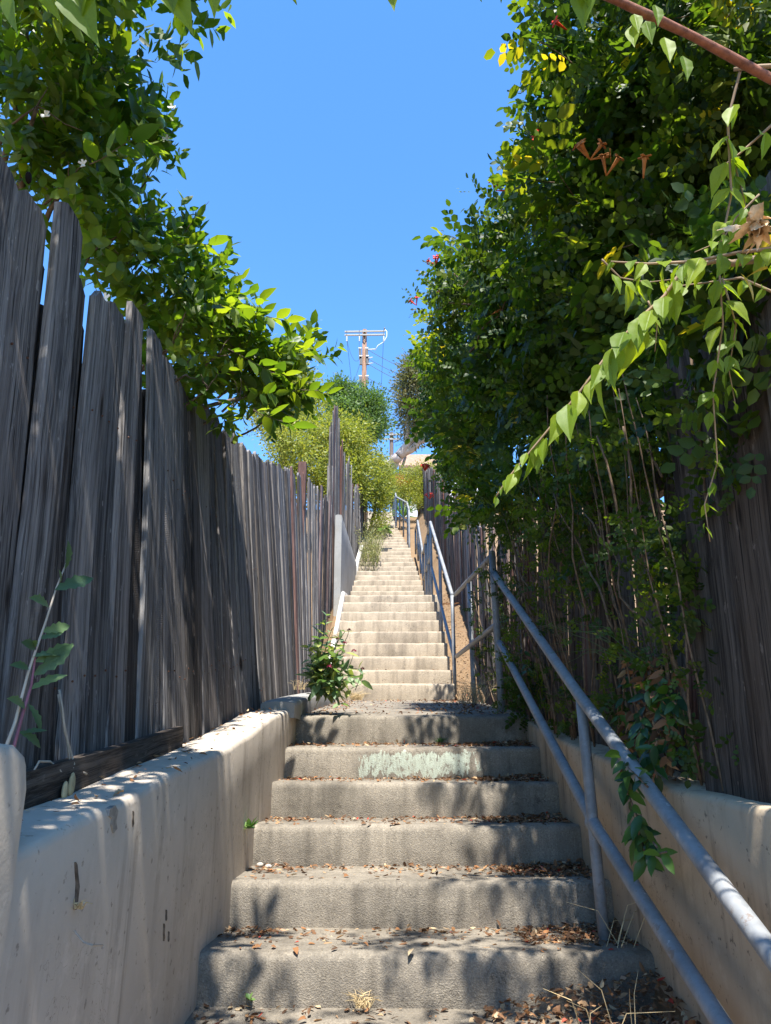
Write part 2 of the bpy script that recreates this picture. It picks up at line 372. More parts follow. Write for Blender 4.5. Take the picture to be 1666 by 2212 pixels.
# ================================================================ retaining walls
def wall_prism(name, xin, xout, prof, mat, zb_fn, rn=.014, ny=None, parent=None):
    """wall along y; prof = [(y, ztop)], inner face at xin, outer at xout, rounded top edge on the stair side"""
    ys = []
    for (ya, za), (yb, zb) in zip(prof[:-1], prof[1:]):
        n = max(1, int(abs(yb-ya)/.06)); ys += [(ya+(yb-ya)*k/n, za+(zb-za)*k/n) for k in range(n)]
    ys.append(prof[-1]); sg = 1 if xin > xout else -1
    V = []; nb = 6
    for y, zt in ys:
        zb = zb_fn(y); ring = []
        for k in range(nb+1): ring.append((xin, zb + (zt-rn*1.6-zb)*k/nb))
        ring += [(xin-sg*rn*.35, zt-rn*.6), (xin-sg*rn*.9, zt-rn*.12), (xin-sg*rn*2, zt), ((xin*.4+xout*.6), zt+.004), (xout+sg*rn*.6, zt-.003), (xout, zt-rn), (xout, zb)]
        m_ = len(ring)
        for j, (x, z) in enumerate(ring):
            d = .003 if j < m_-2 else .002
            V.append((x + d*N3((x*3, y*4, z*4)) + d*.5*N3((y*17, z*17, 2)), y, z + (d*N3((x*5, y*5, 9)) if j > nb else 0) - (.02*max(0, N3((y*3, 3.3, x))-.25) if nb <= j <= nb+3 else 0)))
    n = m_; F = [(i*n+j, (i+1)*n+j, (i+1)*n+j+1, i*n+j+1) for i in range(len(ys)-1) for j in range(n-1)]
    if sg > 0: F = [f[::-1] for f in F]
    F += [tuple(range(n)), tuple((len(ys)-1)*n+j for j in range(n-1, -1, -1))]
    o = mesh_obj(name, V, F, mat, parent, True); o.data.set_sharp_from_angle(angle=R(38))
    return o
XL, XR = -.628, .804
def pt(px, py, X): v = at_x(px, py, X); return (v.y, v.z)
lw = [pt(30, 1842, XL), pt(100, 1802, XL), pt(196, 1757, XL), pt(296, 1713, XL), pt(374, 1668, XL), pt(456, 1632, XL), pt(529, 1592, XL), pt(597, 1544, XL), (4.75, at_y(640, 1528, 4.75).z)]
lz = lw[0][1]; lw[0] = (1.0, lz-.012)
left_wall = wall_prism('retaining_wall', XL, XL-.20, lw, M['stucco'], lambda y: stair_z(y)-.35)
tag(left_wall, 'cream stucco retaining wall with sun streaks on the left of the lower steps', 'wall')
# raised block at the near end of the wall
bt = at_x(30, 1598, XL+.005); by = at_x(49, 1720, XL).y
blk = wall_prism('raised_block', XL+.006, XL-.19, [(.2, bt.z-.02), (by-.2, bt.z), (by-.045, bt.z), (by-.015, bt.z-.012), (by, bt.z-.05)], M['stucco'], lambda y: stair_z(y)-.35, parent=left_wall)
rw = [(1.0, at_x(1660, 1802, XR).z-.03), pt(1458, 1703, XR), pt(1301, 1636, XR), pt(1180, 1585, XR), (4.8, at_y(1136, 1553, 4.8).z)]
rw[0] = (.4, rw[1][1]-.03)
right_wall = wall_prism('retaining_wall', XR, XR+.20, rw, M['stucco_right'], lambda y: stair_z(y)-.35)
tag(right_wall, 'tan stained stucco retaining wall under the vines behind the lower handrail', 'wall')
# curb at the left of the landing, turning in over the top of the wall
curb = wall_prism('curb', -.60+.0, -.80, [(4.42, at_y(620, 1520, 4.5).z+.005), (4.6, at_y(640, 1512, 4.6).z), (5.2, at_y(680, 1504, 5.2).z), (6.2, at_y(705, 1497, 6.2).z), (7.4, stair_z(7.4)+.10)], M['stucco_grey'], lambda y: stair_z(max(y, 4.75))-.03 if y < 4.74 else stair_z(y)-.3)
tag(curb, 'low grey concrete curb along the left of the landing under the flowering weed', 'curb')
c2 = wall_prism('curb', -.755, -.81, [(7.9, stair_z(7.9)+.08), (8.25, stair_z(8.25)+.03), (10.6, stair_z(10.61)+.05), (11.2, stair_z(11.2)+.05)], M['white_curb'], lambda y: stair_z(y)-.4)
tag(c2, 'white painted curb rising beside the sunlit middle flight on the left', 'curb')
gz0, gz1 = at_y(738, 1112, 10.7).z, at_y(771, 1212, 13.6).z
c3 = wall_prism('parapet_wall', -.80, -.90, [(10.7, gz0), (12.2, gz0*.5+gz1*.5), (13.7, gz1)], M['stucco_grey'], lambda y: stair_z(y)-.4, rn=.012)
for v in c3.data.vertices: v.co.x += -.03 + .07*(v.co.y-10.7)/3.0
tag(c3, 'smooth grey parapet wall with level top beside the second flight', 'wall')
c4 = wall_prism('curb', -.745, -.83, [(13.9, stair_z(13.9)+.12), (16.2, stair_z(16.2)+.2)], M['white_curb'], lambda y: stair_z(y)-.3)
tag(c4, 'short white curb just below the grassy weed clump on the left', 'curb')
# ================================================================ fences
def board_mesh(w, h, t, seed, ear=.03, jag=.0, cut=0.0):
    r = random.Random(seed); nz = 7; V = []
    bow = r.uniform(-.012, .012); tw = r.uniform(-.05, .05); wv = r.uniform(-.006, .006)
    for k in range(nz):
        f = k/(nz-1); z = f*(h-ear); c = math.sin(f*math.pi)
        hw = w/2*(1 + .02*N3((seed, f*4, 0))); a = tw*f
        ring = [(-hw+.003, -t/2), (hw-.003, -t/2), (hw, -t/2+.003), (hw, t/2), (-hw, t/2), (-hw, -t/2+.003)]
        for x, y in ring:
            V.append((x*math.cos(a)-y*math.sin(a)+wv*c, x*math.sin(a)+y*math.cos(a)+bow*c, z + (cut*x/w if k == 0 else 0)))
    F = [(k*6+j, k*6+(j+1) % 6, (k+1)*6+(j+1) % 6, (k+1)*6+j) for k in range(nz-1) for j in range(6)]
    F.append((5, 4, 3, 2, 1, 0)); b = (nz-1)*6
    # clipped or broken top
    n = 5; topf = []; topb = []
    lo = V[b]; 
    for i in range(n):
        u = i/(n-1); x = -w/2 + w*u
        e = min(u, 1-u)*2; z = h-ear + ear*min(1, e*2.2) + r.uniform(-1, 1)*jag
        a = tw; topf.append(len(V)); V.append((x*.985*math.cos(a)+t/2*math.sin(a), x*.985*math.sin(a)-t/2*math.cos(a), z)); topb.append(len(V)); V.append((x*.985*math.cos(a)-t/2*math.sin(a), x*.985*math.sin(a)+t/2*math.cos(a), z+r.uniform(-.3, .3)*jag))
    F.append((b, b+1) + tuple(reversed(topf))); F.append((b+3, b+4) + tuple(topb))
    for i in range(n-1): F.append((topf[i], topf[i+1], topb[i+1], topb[i]))
    F.append((b+1, b+2, b+3, topb[-1], topf[-1])); F.append((b+4, b+5, b, topf[0], topb[0]))
    return V, F
def place_board(parent, x, y, z0, h, w, lean, rz, mat, seed, ear=.03, jag=.004, t=.019, tilt=0, name='board', cut=0):
    V, F = board_mesh(w, h, t, seed, ear, jag, cut)
    o = mesh_obj(name, V, F, mat, parent); o.location = (x, y, z0)
    o.matrix_basis = Matrix.Translation((x, y, z0)) @ Matrix.Rotation(lean, 4, 'Y') @ Matrix.Rotation(tilt, 4, 'X') @ Matrix.Rotation(rz, 4, 'Z')
    return o
# left fence, near run
def tp(px, py, X): v = at_x(px, py, X); return (v.y, v.z)
XT = -.95
ltop = [tp(20, 332, -.90), tp(75, 362, -.90), tp(86, 425, -.92), tp(152, 448, -.92), tp(165, 580, -.93), tp(205, 600, -.93), tp(215, 640, -.94), tp(300, 690, -.95), tp(400, 830, -1.0), tp(480, 897, -1.0), tp(512, 935, -1.0), tp(545, 958, -1.0), tp(600, 998, -1.0), tp(640, 1010, -1.0), tp(690, 1050, -.98)]
ltop = sorted(ltop); lty = [a for a, b in ltop]; ltz = [b for a, b in ltop]
fence_l = empty('wooden_fence', (-.86, 1.2, 1.2)); tag(fence_l, 'weathered grey plank fence leaning outward above the cream stucco wall', 'fence')
y = 1.30; k = 0
while y < 8.9:
    w = rng.choice([.135, .14, .145, .15, .10]) if y > 2.1 else .148
    if k == 0: w = .16
    if y > 5: w = rng.uniform(.10, .145)
    yc = y + w/2; zt = float(np.interp(yc, lty, ltz)) + (rng.uniform(-.035, .03) if y > 2.2 else 0)
    zb = (float(np.interp(yc, [a for a, b in lw], [b for a, b in lw])) if yc < 4.6 else hill(yc)) - rng.uniform(.03, .08)
    lean_t = float(np.interp(yc, [1.2, 2.2, 4, 6, 9], [.05, .07, .12, .09, .03]))
    lean = -lean_t + rng.uniform(-.012, .012)
    xb = -.845 - (.004 if k % 2 else 0) - rng.uniform(0, .006)
    if yc > 5: xb -= float(np.interp(yc, [5, 9], [0, .09]))
    mt = M['wood']
    if rng.random() < .05 and y > 5: mt = M['wood_red']
    if rng.random() < .15: mt = M['wood_dark']
    if k == 0: mt = M['wood']
    tilt = rng.uniform(-.005, .005)
    place_board(fence_l, xb, yc, zb, zt-zb, w, lean, math.pi/2, mt, 100+k, rng.choice([.03, .04, .012, .02]), .006, .02, tilt)
    y += w + rng.choice([-.002, 0, .001, .002]) + (.010 if rng.random() < .1 else 0); k += 1
# second layer of boards that closes the gaps, nail heads on the nearest boards
yb_ = 1.24; kk = 0
while yb_ < 5.2:
    zt = float(np.interp(yb_+.07, lty, ltz)) - rng.uniform(.12, .3); zb = float(np.interp(yb_, [a for a, b in lw], [b for a, b in lw])) - .06
    lt__ = float(np.interp(yb_, [1.2, 2.2, 4, 6, 9], [.05, .07, .12, .09, .03]))
    place_board(fence_l, -.885, yb_+.07, zb, zt-zb, .145, -lt__, math.pi/2, M['wood_dark'], 1300+kk, .02, .004, .016); yb_ += .147; kk += 1
M['nail'] = m_plain('rusty_nail', (.10, .045, .025), .7, .3)
for o_ in [o for o in fence_l.children if o.name.startswith('board')][:26]:
    for zz in (.32, 1.12):
        for xx in (-.035, .04):
            mb = MB(); p_ = o_.matrix_basis @ Vector((xx, -.0115, zz+rng.uniform(-.02, .02))); mb.sphere(p_, .0035, 6, 4); mb.build('nail', M['nail'], fence_l)
mb = MB()
for zz in (.25, 1.05): mb.obox((-1.0 - .06*zz, 4.6, EYE + zz + .2), (.02, 0, 0), (0, 3.4, .28), (0, 0, .045))
mb.build('rail', M['wood_dark'], fence_l)
rp = at_x(655, 1000, -1.06)
mb = MB(); mb.box(-1.11, -1.02, rp.y-.045, rp.y+.045, EYE-.3, rp.z); mb.build('post', M['wood_red'], fence_l)
# left fence, upper run: taller, ragged
utop = [tp(718, 935, -.99), tp(727, 872, -.99), tp(733, 885, -.99), tp(742, 965, -.97), tp(752, 1000, -.95), tp(757, 985, -.94), tp(764, 1050, -.91), tp(775, 1052, -.86), tp(795, 1056, -.80)]
utop = sorted(utop); uty = [a for a, b in utop]; utz = [b for a, b in utop]
fence_u = empty('wooden_fence', (-1, 9, hill(9))); tag(fence_u, 'tall ragged dark plank fence rising on the left beside the upper flights', 'fence')
y = 8.95; k = 0
while y < 19.6:
    w = rng.uniform(.11, .15); yc = y+w/2
    zt = float(np.interp(yc, uty, utz)) if yc > uty[0] else float(np.interp(yc, [8.9, uty[0]], [ltz[-1], utz[0]-1.1]))
    zt += rng.uniform(-.12, .08); zb = hill(yc) - .1
    xb = float(np.interp(yc, [9, 12, 15, 19.6], [-.97, -.965, -.92, -.80])) - (.02 if k % 2 else 0)
    place_board(fence_u, xb, yc, zb, zt-zb, w, -.01+rng.uniform(-.012, .012), math.pi/2, rng.choice([M['wood'], M['wood_dark'], M['wood_dark'], M['wood_red']]) if rng.random() < .8 else M['wood'], 400+k, rng.choice([.01, .05, .09]), .012, .02, rng.uniform(-.015, .015))
    y += w + rng.choice([.002, .006, .02]); k += 1
pp = at_x(720, 925, -1.06); mb = MB(); mb.box(-1.12, -1.02, pp.y-.06, pp.y+.06, EYE+1, pp.z); mb.build('post', M['wood'], fence_u)
pp = at_x(716, 1012, -1.02); mb = MB(); mb.box(-1.07, -.985, pp.y-.12, pp.y-.02, EYE+.2, pp.z); mb.build('post', M['wood'], fence_u)
# right fence
fence_r = empty('wooden_fence', (.95, 1.2, hill(1.2))); tag(fence_r, 'dark brown plank fence behind the vines on the right of the lower steps', 'fence')
y = 1.28; k = 0
while y < 7.9:
    w = rng.uniform(.12, .15); 
    if k == 0: w = .28
    if k in (1, 2): w = .30
    yc = y+w/2; zb = (float(np.interp(yc, [a for a, b in rw], [b for a, b in rw])) if yc < 4.8 else hill(yc)) - rng.uniform(0.02, .06) - (.06 if yc < 2.2 else 0)
    zt = EYE + 1.25 + max(0, yc-2)*.2 + rng.uniform(-.05, .05); xb = .862 if yc < 2.2 else .93 + (.012 if k % 2 else 0)
    lean = .02 if yc < 2.2 else .05 + rng.uniform(-.03, .03)
    mt = rng.choice([M['wood_dark'], M['wood_brown'], M['wood_brown'], M['wood_red']])
    if k in (0, 1, 2): mt = M['wood_brown']
    if k in (3, 4): mt = M['wood_red']
    place_board(fence_r, xb, yc, zb, zt-zb, w, lean, -math.pi/2, mt, 700+k, .02, .006, .022, rng.uniform(-.02, .02), cut=.05 if k < 3 else 0)
    y += w + (.004 if k != 2 else .03) + (rng.choice([.0, .004, .014]) if k > 2 else 0); k += 1
mb = MB()
for zz in (.15, .95): mb.obox((1.03 + .05*zz, 4.5, EYE + zz+.2), (.02, 0, 0), (0, 3.4, .25), (0, 0, .045))
mb.build('rail', M['wood_dark'], fence_r)
fence_r2 = empty('wooden_fence', (1, 8, hill(8))); tag(fence_r2, 'grey plank fence along the right of the upper flights behind the handrails', 'fence')
y = 7.95; k = 0
while y < 29:
    w = rng.uniform(.12, .15); yc = y+w/2; zb = hill(yc) - .1
    zt = hill(yc) + float(np.interp(yc, [8, 12, 20, 29], [2.0, 2.0, 1.9, 1.5])) + rng.uniform(-.05, .05)
    xb = .99 + (.012 if k % 2 else 0) + rng.uniform(0, .01)
    place_board(fence_r2, xb, yc, zb, zt-zb, w, rng.uniform(-.01, .015), -math.pi/2, rng.choice([M['wood'], M['wood'], M['wood_dark'], M['wood_red']]), 900+k, .02, .006, .02, rng.uniform(-.012, .012))
    y += w + rng.choice([.002, .006, .012]); k += 1
# ================================================================ handrails
PR = .0225
def lerp(a, b, f): return Vector(a)*(1-f) + Vector(b)*f
def pipe(parent, name, pts, r=PR, n=14):
    mb = MB(); pts = [Vector(p) for p in pts]
    full = []
    for a, b in zip(pts[:-1], pts[1:]):
        m_ = max(2, int((b-a).length/.25)); full += [lerp(a, b, i/m_) + Vector((0, 0, 0)) for i in range(m_)]
    full.append(pts[-1]); mb.tube(full, r, n); mb.sphere(full[0], r*1.02, 12, 8); mb.sphere(full[-1], r*1.02, 12, 8)
    return mb.build(name, M['galv'], parent, True)
XH = .712
hr = empty('handrail', (XH, 2.83, stair_z(2.83))); tag(hr, 'galvanised two-pipe handrail sloping down the right of the lower steps', 'handrail')
U0, U1 = at_x(1668, 2062, XH), at_x(1250, 1500, XH); U2 = at_y(1068, 1240, 5.1); L0, L1, L2 = at_x(1562, 2216, XH), at_x(1290, 1790, XH), at_y(1080, 1390, 5.08)
du = (U0-U1).normalized(); dl = (L0-L1).normalized()
pipe(hr, 'upper_rail', [U0 + du*.9, U1, U2]); pipe(hr, 'lower_rail', [L0 + dl*.9, L1, L2])
pb = at_y(1306, 2025, 2.83); pipe(hr, 'post', [(pb.x, 2.83, pb.z-.05), (U1.x, U1.y-.03, U1.z-.01)], PR*.9)
def swell(parent, p, r=PR*1.35):
    mb = MB(); mb.sphere(p, r, 12, 8); mb.build('weld', M['galv'], parent, True)
swell(hr, lerp((pb.x, 2.83, pb.z-.05), U1, .47), .028)
pt1 = at_y(1062, 1196, 5.12)
pipe(hr, 'post', [(U2.x+.01, 5.12, stair_z(5.1)-.05), (U2.x-.005, 5.12, pt1.z)], PR*1.05)
# landing railing
lr = empty('handrail', (XH, 6.8, stair_z(6.8))); tag(lr, 'sunlit level pipe railing along the right edge of the landing', 'handrail')
E1, E2 = at_y(984, 1284, 8.3), at_y(986, 1418, 8.3)
pipe(lr, 'upper_rail', [(U2.x-.005, 5.14, pt1.z-.01), E1]); pipe(lr, 'lower_rail', [at_y(1075, 1348, 5.14), E2])
pm = at_y(1013, 1250, 6.85); pipe(lr, 'post', [(pm.x+.01, 6.85, stair_z(6.85)-.05), (pm.x, 6.85, lerp((0, 5.14, pt1.z), E1, (6.85-5.14)/(8.3-5.14)).z)], PR)
# upper flights: sloping rail, then level rail, again and again up the hill
def flight_rail(ya, yb, xa, xb, za, zb, dz, posts, label, level=None):
    t = empty('handrail', (xa, ya, stair_z(ya))); tag(t, label, 'handrail', 'handrails up the upper flights')
    A, B = Vector((xa, ya, za)), Vector((xb, yb, zb))
    pipe(t, 'upper_rail', [A, B], PR, 10); pipe(t, 'lower_rail', [A-Vector((0, 0, dz)), B-Vector((0, 0, dz))], PR*.92, 10)
    for f in posts:
        p = lerp(A, B, f); pipe(t, 'post', [(p.x, p.y, stair_z(p.y)-.1), p], PR, 10)
    return t
N1, N2 = at_y(973, 1311, 8.32), at_y(930, 1128, 10.9)
n1l = at_y(981, 1420, 8.34)
flight_rail(8.34, 10.9, n1l.x, N2.x, E1.z, N2.z, E1.z-n1l.z, (0, .5, 1), 'bright galvanised handrail beside the first sunlit flight above the landing')
F1 = at_y(914, 1195, 13.0)
flight_rail(10.92, 13.0, N2.x, F1.x, N2.z-.02, F1.z, .5, (.3, .62, 1), 'level pipe railing past the grey parapet wall')
G = at_y(902.5, 1125, 15.7); flight_rail(13.02, 15.7, F1.x, G.x, F1.z, G.z, .5, (.5, 1), 'second sloping handrail on the right above the level railing')
def px_of(cx, cy): return ((1550+cx/3.6875)/1.8439, (1650+cy/3.6867)/1.8439)
def P3(cx, cy, y): return at_y(*px_of(cx, cy), y)
a, b = P3(382, 1400, 15.7), P3(345, 1720, 16.6)
flight_rail(15.72, 16.5, G.x, G.x-.03, G.z-.02, G.z+.02, .5, (1,), 'short level railing between the second and third sloping handrails')
zz = lambda y, h=.95: stair_z(y)+h
flight_rail(16.55, 17.4, .32, .30, zz(16.5)+.05, zz(17.3)+.1, .5, (0, 1), 'third short sloping handrail on the right higher up')
flight_rail(17.5, 21.4, .30, .0+.02, zz(17.6), zz(21.3)+.05, .5, (0, .33, .66, 1), 'long thin handrail beside the fourth flight')
flight_rail(21.5, 23.1, .02, .0, zz(21.5)+.05, zz(22.9)+.05, .5, (.5, 1), 'level railing below the last shaded flight')
flight_rail(23.2, 26.6, .02, -.12, zz(23.2), zz(26.6)+.05, .5, (0, .33, .66, 1), 'farthest handrail climbing beside the shaded top flight')

# knot hole in the first board
kh = at_x(62, 384, -.876); mb = MB(); mb.sphere(kh, (.006, .011, .016), 12, 8); mb.build('knot', m_plain('knot_hole', (.012, .009, .008), .9, .1), fence_l, True)

# marks on the left wall: an open crack, a flaked patch and drips
M['crack'] = m_plain('open_crack', (.11, .09, .07), .95, .1, var=.4, scale=60); M['flake'] = m_plain('flaked_plaster', (.25, .23, .20), .95, .1, var=.35, scale=50)
def wall_mark(name, pxs, mat, off=.0045):
    pts = [at_x(px, py, XL+off) for px, py in pxs]; n = len(pts); c = sum(pts, Vector())/n
    V = [tuple(p) for p in pts] + [tuple(p - Vector((.012, 0, 0))) for p in pts]
    F = [tuple(range(n)), tuple(range(2*n-1, n-1, -1))] + [(i, n+i, n+(i+1) % n, (i+1) % n) for i in range(n)]
    mesh_obj(name, V, F, M[mat], left_wall)
wall_mark('crack', [(165, 1862), (168, 1868), (170, 1890), (173, 1915), (170, 1940), (168, 1962), (165, 1965), (167, 1930), (168, 1905), (166, 1885)], 'crack')
wall_mark('chip', [(238, 1747), (250, 1740), (256, 1752), (252, 1772), (254, 1790), (246, 1800), (242, 1782), (243, 1768), (236, 1762)], 'flake')
for (x, y, h, w) in [(289, 1752, 34, 1.6), (356, 1995, 38, 1.2), (366, 2012, 22, 1.0), (361, 1965, 24, 1.0)]:
    wall_mark('crack', [(x, y), (x+w, y+h*.1), (x+w*.4, y+h*.5), (x+w*.9, y+h*.8), (x-w*.3, y+h), (x-w*.5, y+h*.6), (x+w*.1, y+h*.3)], 'crack', .0042)
# ================================================================ foliage tools
def leaf_v(L=1.0, W=.45, fold=.10, curl=.12, st=2, prof=None):
    prof = prof or {1: [(.42, 1)], 2: [(.3, .95), (.68, .82)], 3: [(.2, .8), (.48, 1), (.76, .62)]}[st]
    V = [(0, 0, 0)]
    for t, w in prof:
        z = -curl*L*t*t; hw = W*L*w/2
        V += [(-hw, L*t, z+fold*hw*2), (0, L*t, z), (hw, L*t, z+fold*hw*2)]
    V.append((0, L, -curl*L)); n = len(prof); F = [(0, 2, 1), (0, 3, 2)]
    for i in range(n-1):
        a = 1+3*i; b = a+3; F += [(a, a+1, b+1), (a, b+1, b), (a+1, a+2, b+2), (a+1, b+2, b+1)]
    a = 1+3*(n-1); e = len(V)-1; F += [(a, a+1, e), (a+1, a+2, e)]
    return np.array(V, float), np.array(F, int)
def rotz_to(d, spin=None, rg=NR):
    """rotation matrices (n,3,3) that turn +Z to each direction d, with a random spin"""
    d = d/np.linalg.norm(d, axis=1, keepdims=True); n = len(d)
    a = np.where(np.abs(d[:, 2:3]) < .9, np.array([[0, 0, 1.]]), np.array([[1., 0, 0]]))
    u = np.cross(a, d); u /= np.linalg.norm(u, axis=1, keepdims=True); v = np.cross(d, u)
    s = rg.uniform(0, 2*math.pi, n) if spin is None else np.full(n, spin)
    c, q = np.cos(s)[:, None], np.sin(s)[:, None]
    return np.stack([u*c+v*q, -u*q+v*c, d], axis=2)
class T:                        # a growing template: vertices, triangles, one random number per leaf
    def __init__(s): s.V = []; s.F = []; s.r = []; s.n = 0
    def leaf(s, V, F, M3, t, sc, r):
        s.V.append((V*sc) @ np.array(M3).T + np.array(t)); s.F.append(F+s.n); s.r.append(np.full(len(V), r)); s.n += len(V)
    def done(s): return np.concatenate(s.V), np.concatenate(s.F), np.concatenate(s.r)
def axes(fwd, up):              # columns: side, along the leaf, normal
    f = Vector(fwd).normalized(); u = Vector(up); u = (u - f*u.dot(f)); u = u.normalized() if u.length > 1e-4 else f.orthogonal().normalized()
    s = f.cross(u); return np.array([[s.x, f.x, u.x], [s.y, f.y, u.y], [s.z, f.z, u.z]])
def sprig_alt(seed, n=8, stem=.22, L=.09, W=.45, st=2, spread=65, fold=.1, curl=.15, droop=0):
    r = random.Random(seed); t = T()
    for i in range(n):
        f = (i+.6)/n; ph = i*2.4 + r.uniform(-.4, .4); tl = R(spread*(1-.5*f) + r.uniform(-15, 15))
        d = (math.sin(tl)*math.cos(ph), math.sin(tl)*math.sin(ph), math.cos(tl) - droop)
        up = (-d[0]*.2, -d[1]*.2, 1) if tl > .3 else (r.uniform(-1, 1), r.uniform(-1, 1), .3)
        V, F = leaf_v(L*r.uniform(.7, 1.15)*(1-.25*f), W*r.uniform(.85, 1.15), fold, curl*r.uniform(.2, 1.6), st)
        t.leaf(V, F, axes(d, up), (0, 0, stem*f), 1, r.random())
    return t.done()
def compound(t, M3, pos, sc, r, pairs=3, L=.034, st=1, rr=.5):
    M3 = np.array(M3)
    for k in range(pairs*2+1):
        if k == pairs*2: b = (0, .115, 0); d = (0, 1, -.1)
        else:
            sd = -1 if k % 2 else 1; q = k//2; b = (0, .04+.027*q, -.02*q*.3); d = (sd*.85, .5, r.uniform(-.25, .05))
        V, F = leaf_v(L*r.uniform(.75, 1.15), .72, .08, .1, st)
        A = axes(d, (0, 0, 1)); t.leaf(V, F, M3 @ A, M3 @ (np.array(b)*sc) + np.array(pos), sc, min(1, max(0, rr + r.uniform(-.12, .12))))
def sprig_comp(seed, n=3, stem=.22, st=1, sc=1.0):
    r = random.Random(seed); t = T(); rr = r.random()
    for i in range(n):
        f = (i+.4)/n
        for s in (0, 1):
            ph = i*1.57 + s*math.pi + r.uniform(-.4, .4); tl = R(68 - 35*f + r.uniform(-12, 12))
            d = (math.sin(tl)*math.cos(ph), math.sin(tl)*math.sin(ph), math.cos(tl)-.1)
            compound(t, axes(d, (0, 0, 1) if tl > .5 else (r.uniform(-1, 1), r.uniform(-1, 1), .2)), (0, 0, stem*f), sc*r.uniform(.75, 1.1)*(1-.3*f), r, 3, .034, st, rr*.6+r.random()*.4)
    compound(t, axes((r.uniform(-.4, .4), r.uniform(-.4, .4), 1), (r.uniform(-1, 1), r.uniform(-1, 1), 0)), (0, 0, stem), sc*.6, r, 3, .034, st, rr)
    return t.done()
def merge(tm, pos, dirs, scale, rg=NR, rbase=None, idx=None):
    pos = np.asarray(pos, float); n = len(pos); dirs = np.asarray(dirs, float); scale = np.broadcast_to(np.asarray(scale, float), (n,))
    Rm = rotz_to(dirs, None, rg); idx = rg.integers(0, len(tm), n) if idx is None else idx; rb = rg.random(n) if rbase is None else rbase
    Vs, Fs, Rs = [], [], []; off = 0
    for k, (V, F, r) in enumerate(tm):
        s = np.where(idx == k)[0]
        if not len(s): continue
        P = np.einsum('nij,vj->nvi', Rm[s], V)*scale[s][:, None, None] + pos[s][:, None, :]
        m = len(V); Vs.append(P.reshape(-1, 3)); Fs.append((F[None] + (np.arange(len(s))*m)[:, None, None]).reshape(-1, 3) + off); off += m*len(s)
        Rs.append(np.clip(r[None, :]*.55 + rb[s][:, None]*.45, 0, 1).reshape(-1))
    return np.concatenate(Vs), np.concatenate(Fs), np.concatenate(Rs)
def blob(clumps, n, rg=NR, inner=.35, up=.5, out=.9, sq=(1, 1, 1)):
    """points and directions in a union of balls (centre, radius), more where the balls are larger"""
    C = np.array([tuple(c) for c, r in clumps]); r = np.array([r for c, r in clumps]); w = r**2; w = w/w.sum()
    i = rg.choice(len(r), n, p=w); u = rg.normal(size=(n, 3)); u /= np.linalg.norm(u, axis=1, keepdims=True)
    f = rg.uniform(inner**2, 1, n)**.5
    P = C[i] + u*(r[i]*f)[:, None]*np.array(sq); D = u*out + np.array([0, 0, up]) + rg.normal(size=(n, 3))*.35
    return P, D
def px_clumps(L, back=0.0, dzc=0.0):
    out = []
    for px, py, r, zc in L:
        out.append((at_c(px, py, zc), r/FP*zc))
        if back: c = at_c(px, py, zc+back*r/FP*zc); out.append((c, r/FP*zc))
    return out
def limb(mb, a, b, r0, r1, rg=rng, wob=.06, n=8, sides=7, sag=0):
    a, b = Vector(a), Vector(b); L = (b-a).length; ph = [rg.uniform(0, 6) for _ in range(3)]
    pts = [lerp(a, b, i/n) + Vector((math.sin(i*1.1+ph[0]), math.sin(i*.9+ph[1]), math.sin(i*1.3+ph[2])))*wob*L*math.sin(math.pi*i/n)*.5 + Vector((0, 0, sag*L*math.sin(math.pi*i/n))) for i in range(n+1)]
    mb.tube(pts, [r0+(r1-r0)*i/n for i in range(n+1)], sides); return pts
M['bark'] = m_plain('bark', (.13, .10, .075), .9, .15, var=.45, scale=35, bump=.6)
M['vine_stem'] = m_plain('vine_stem', (.15, .105, .07), .9, .15, var=.5, scale=40, bump=.4)
M['lemon_leaf'] = m_leaf('lemon_leaf', [(0, (.026, .065, .012)), (.4, (.065, .135, .015)), (.72, (.125, .20, .02)), (.96, (.18, .25, .024)), (1, (.24, .28, .028))], .55, .45, (2.3, 2.0, .55), .55)
M['vine_leaf'] = m_leaf('vine_leaf', [(0, (.014, .036, .010)), (.45, (.042, .085, .014)), (.8, (.10, .155, .018)), (.97, (.17, .21, .02)), (1, (.42, .33, .03))], .5, .48, (2.2, 2.0, .5), .42)
M['big_leaf'] = m_leaf('big_leaf', [(0, (.10, .17, .016)), (.5, (.17, .265, .02)), (1, (.27, .35, .025))], .55, .5, (1.9, 1.7, .5), .35)
M['weed_leaf'] = m_leaf('weed_leaf', [(0, (.05, .10, .05)), (.6, (.10, .17, .085)), (1, (.16, .24, .10))], .35, .5, (1.6, 1.7, .6), .35)
M['far_yellow'] = m_leaf('far_yellow_leaf', [(0, (.12, .15, .025)), (.5, (.25, .28, .05)), (1, (.42, .38, .08))], .45, .5, (1.4, 1.4, .6), .3)
M['far_green'] = m_leaf('far_green_leaf', [(0, (.05, .09, .025)), (.6, (.11, .18, .05)), (1, (.18, .26, .08))], .4, .5, (1.5, 1.6, .6), .3)
M['far_olive'] = m_leaf('far_olive_leaf', [(0, (.08, .09, .04)), (.6, (.17, .18, .08)), (1, (.28, .22, .12))], .4, .5, (1.3, 1.3, .7), .3)
rg2 = np.random.default_rng(5)
def leaves_as_parts(parent, tmeshes, pos, dirs, scale, name='leaf', rg=rg2):
    """single leaves, each an object that shares one of a few meshes"""
    Rm = rotz_to(np.asarray(dirs, float), None, rg)
    for i, p in enumerate(pos):
        o = bpy.data.objects.new(name, tmeshes[i % len(tmeshes)]); link(o, parent)
        m4 = Matrix(Rm[i].tolist()).to_4x4(); s = float(scale[i]) if hasattr(scale, '__len__') else scale
        o.matrix_basis = Matrix.Translation(Vector(p)) @ m4 @ Matrix.Scale(s, 4)
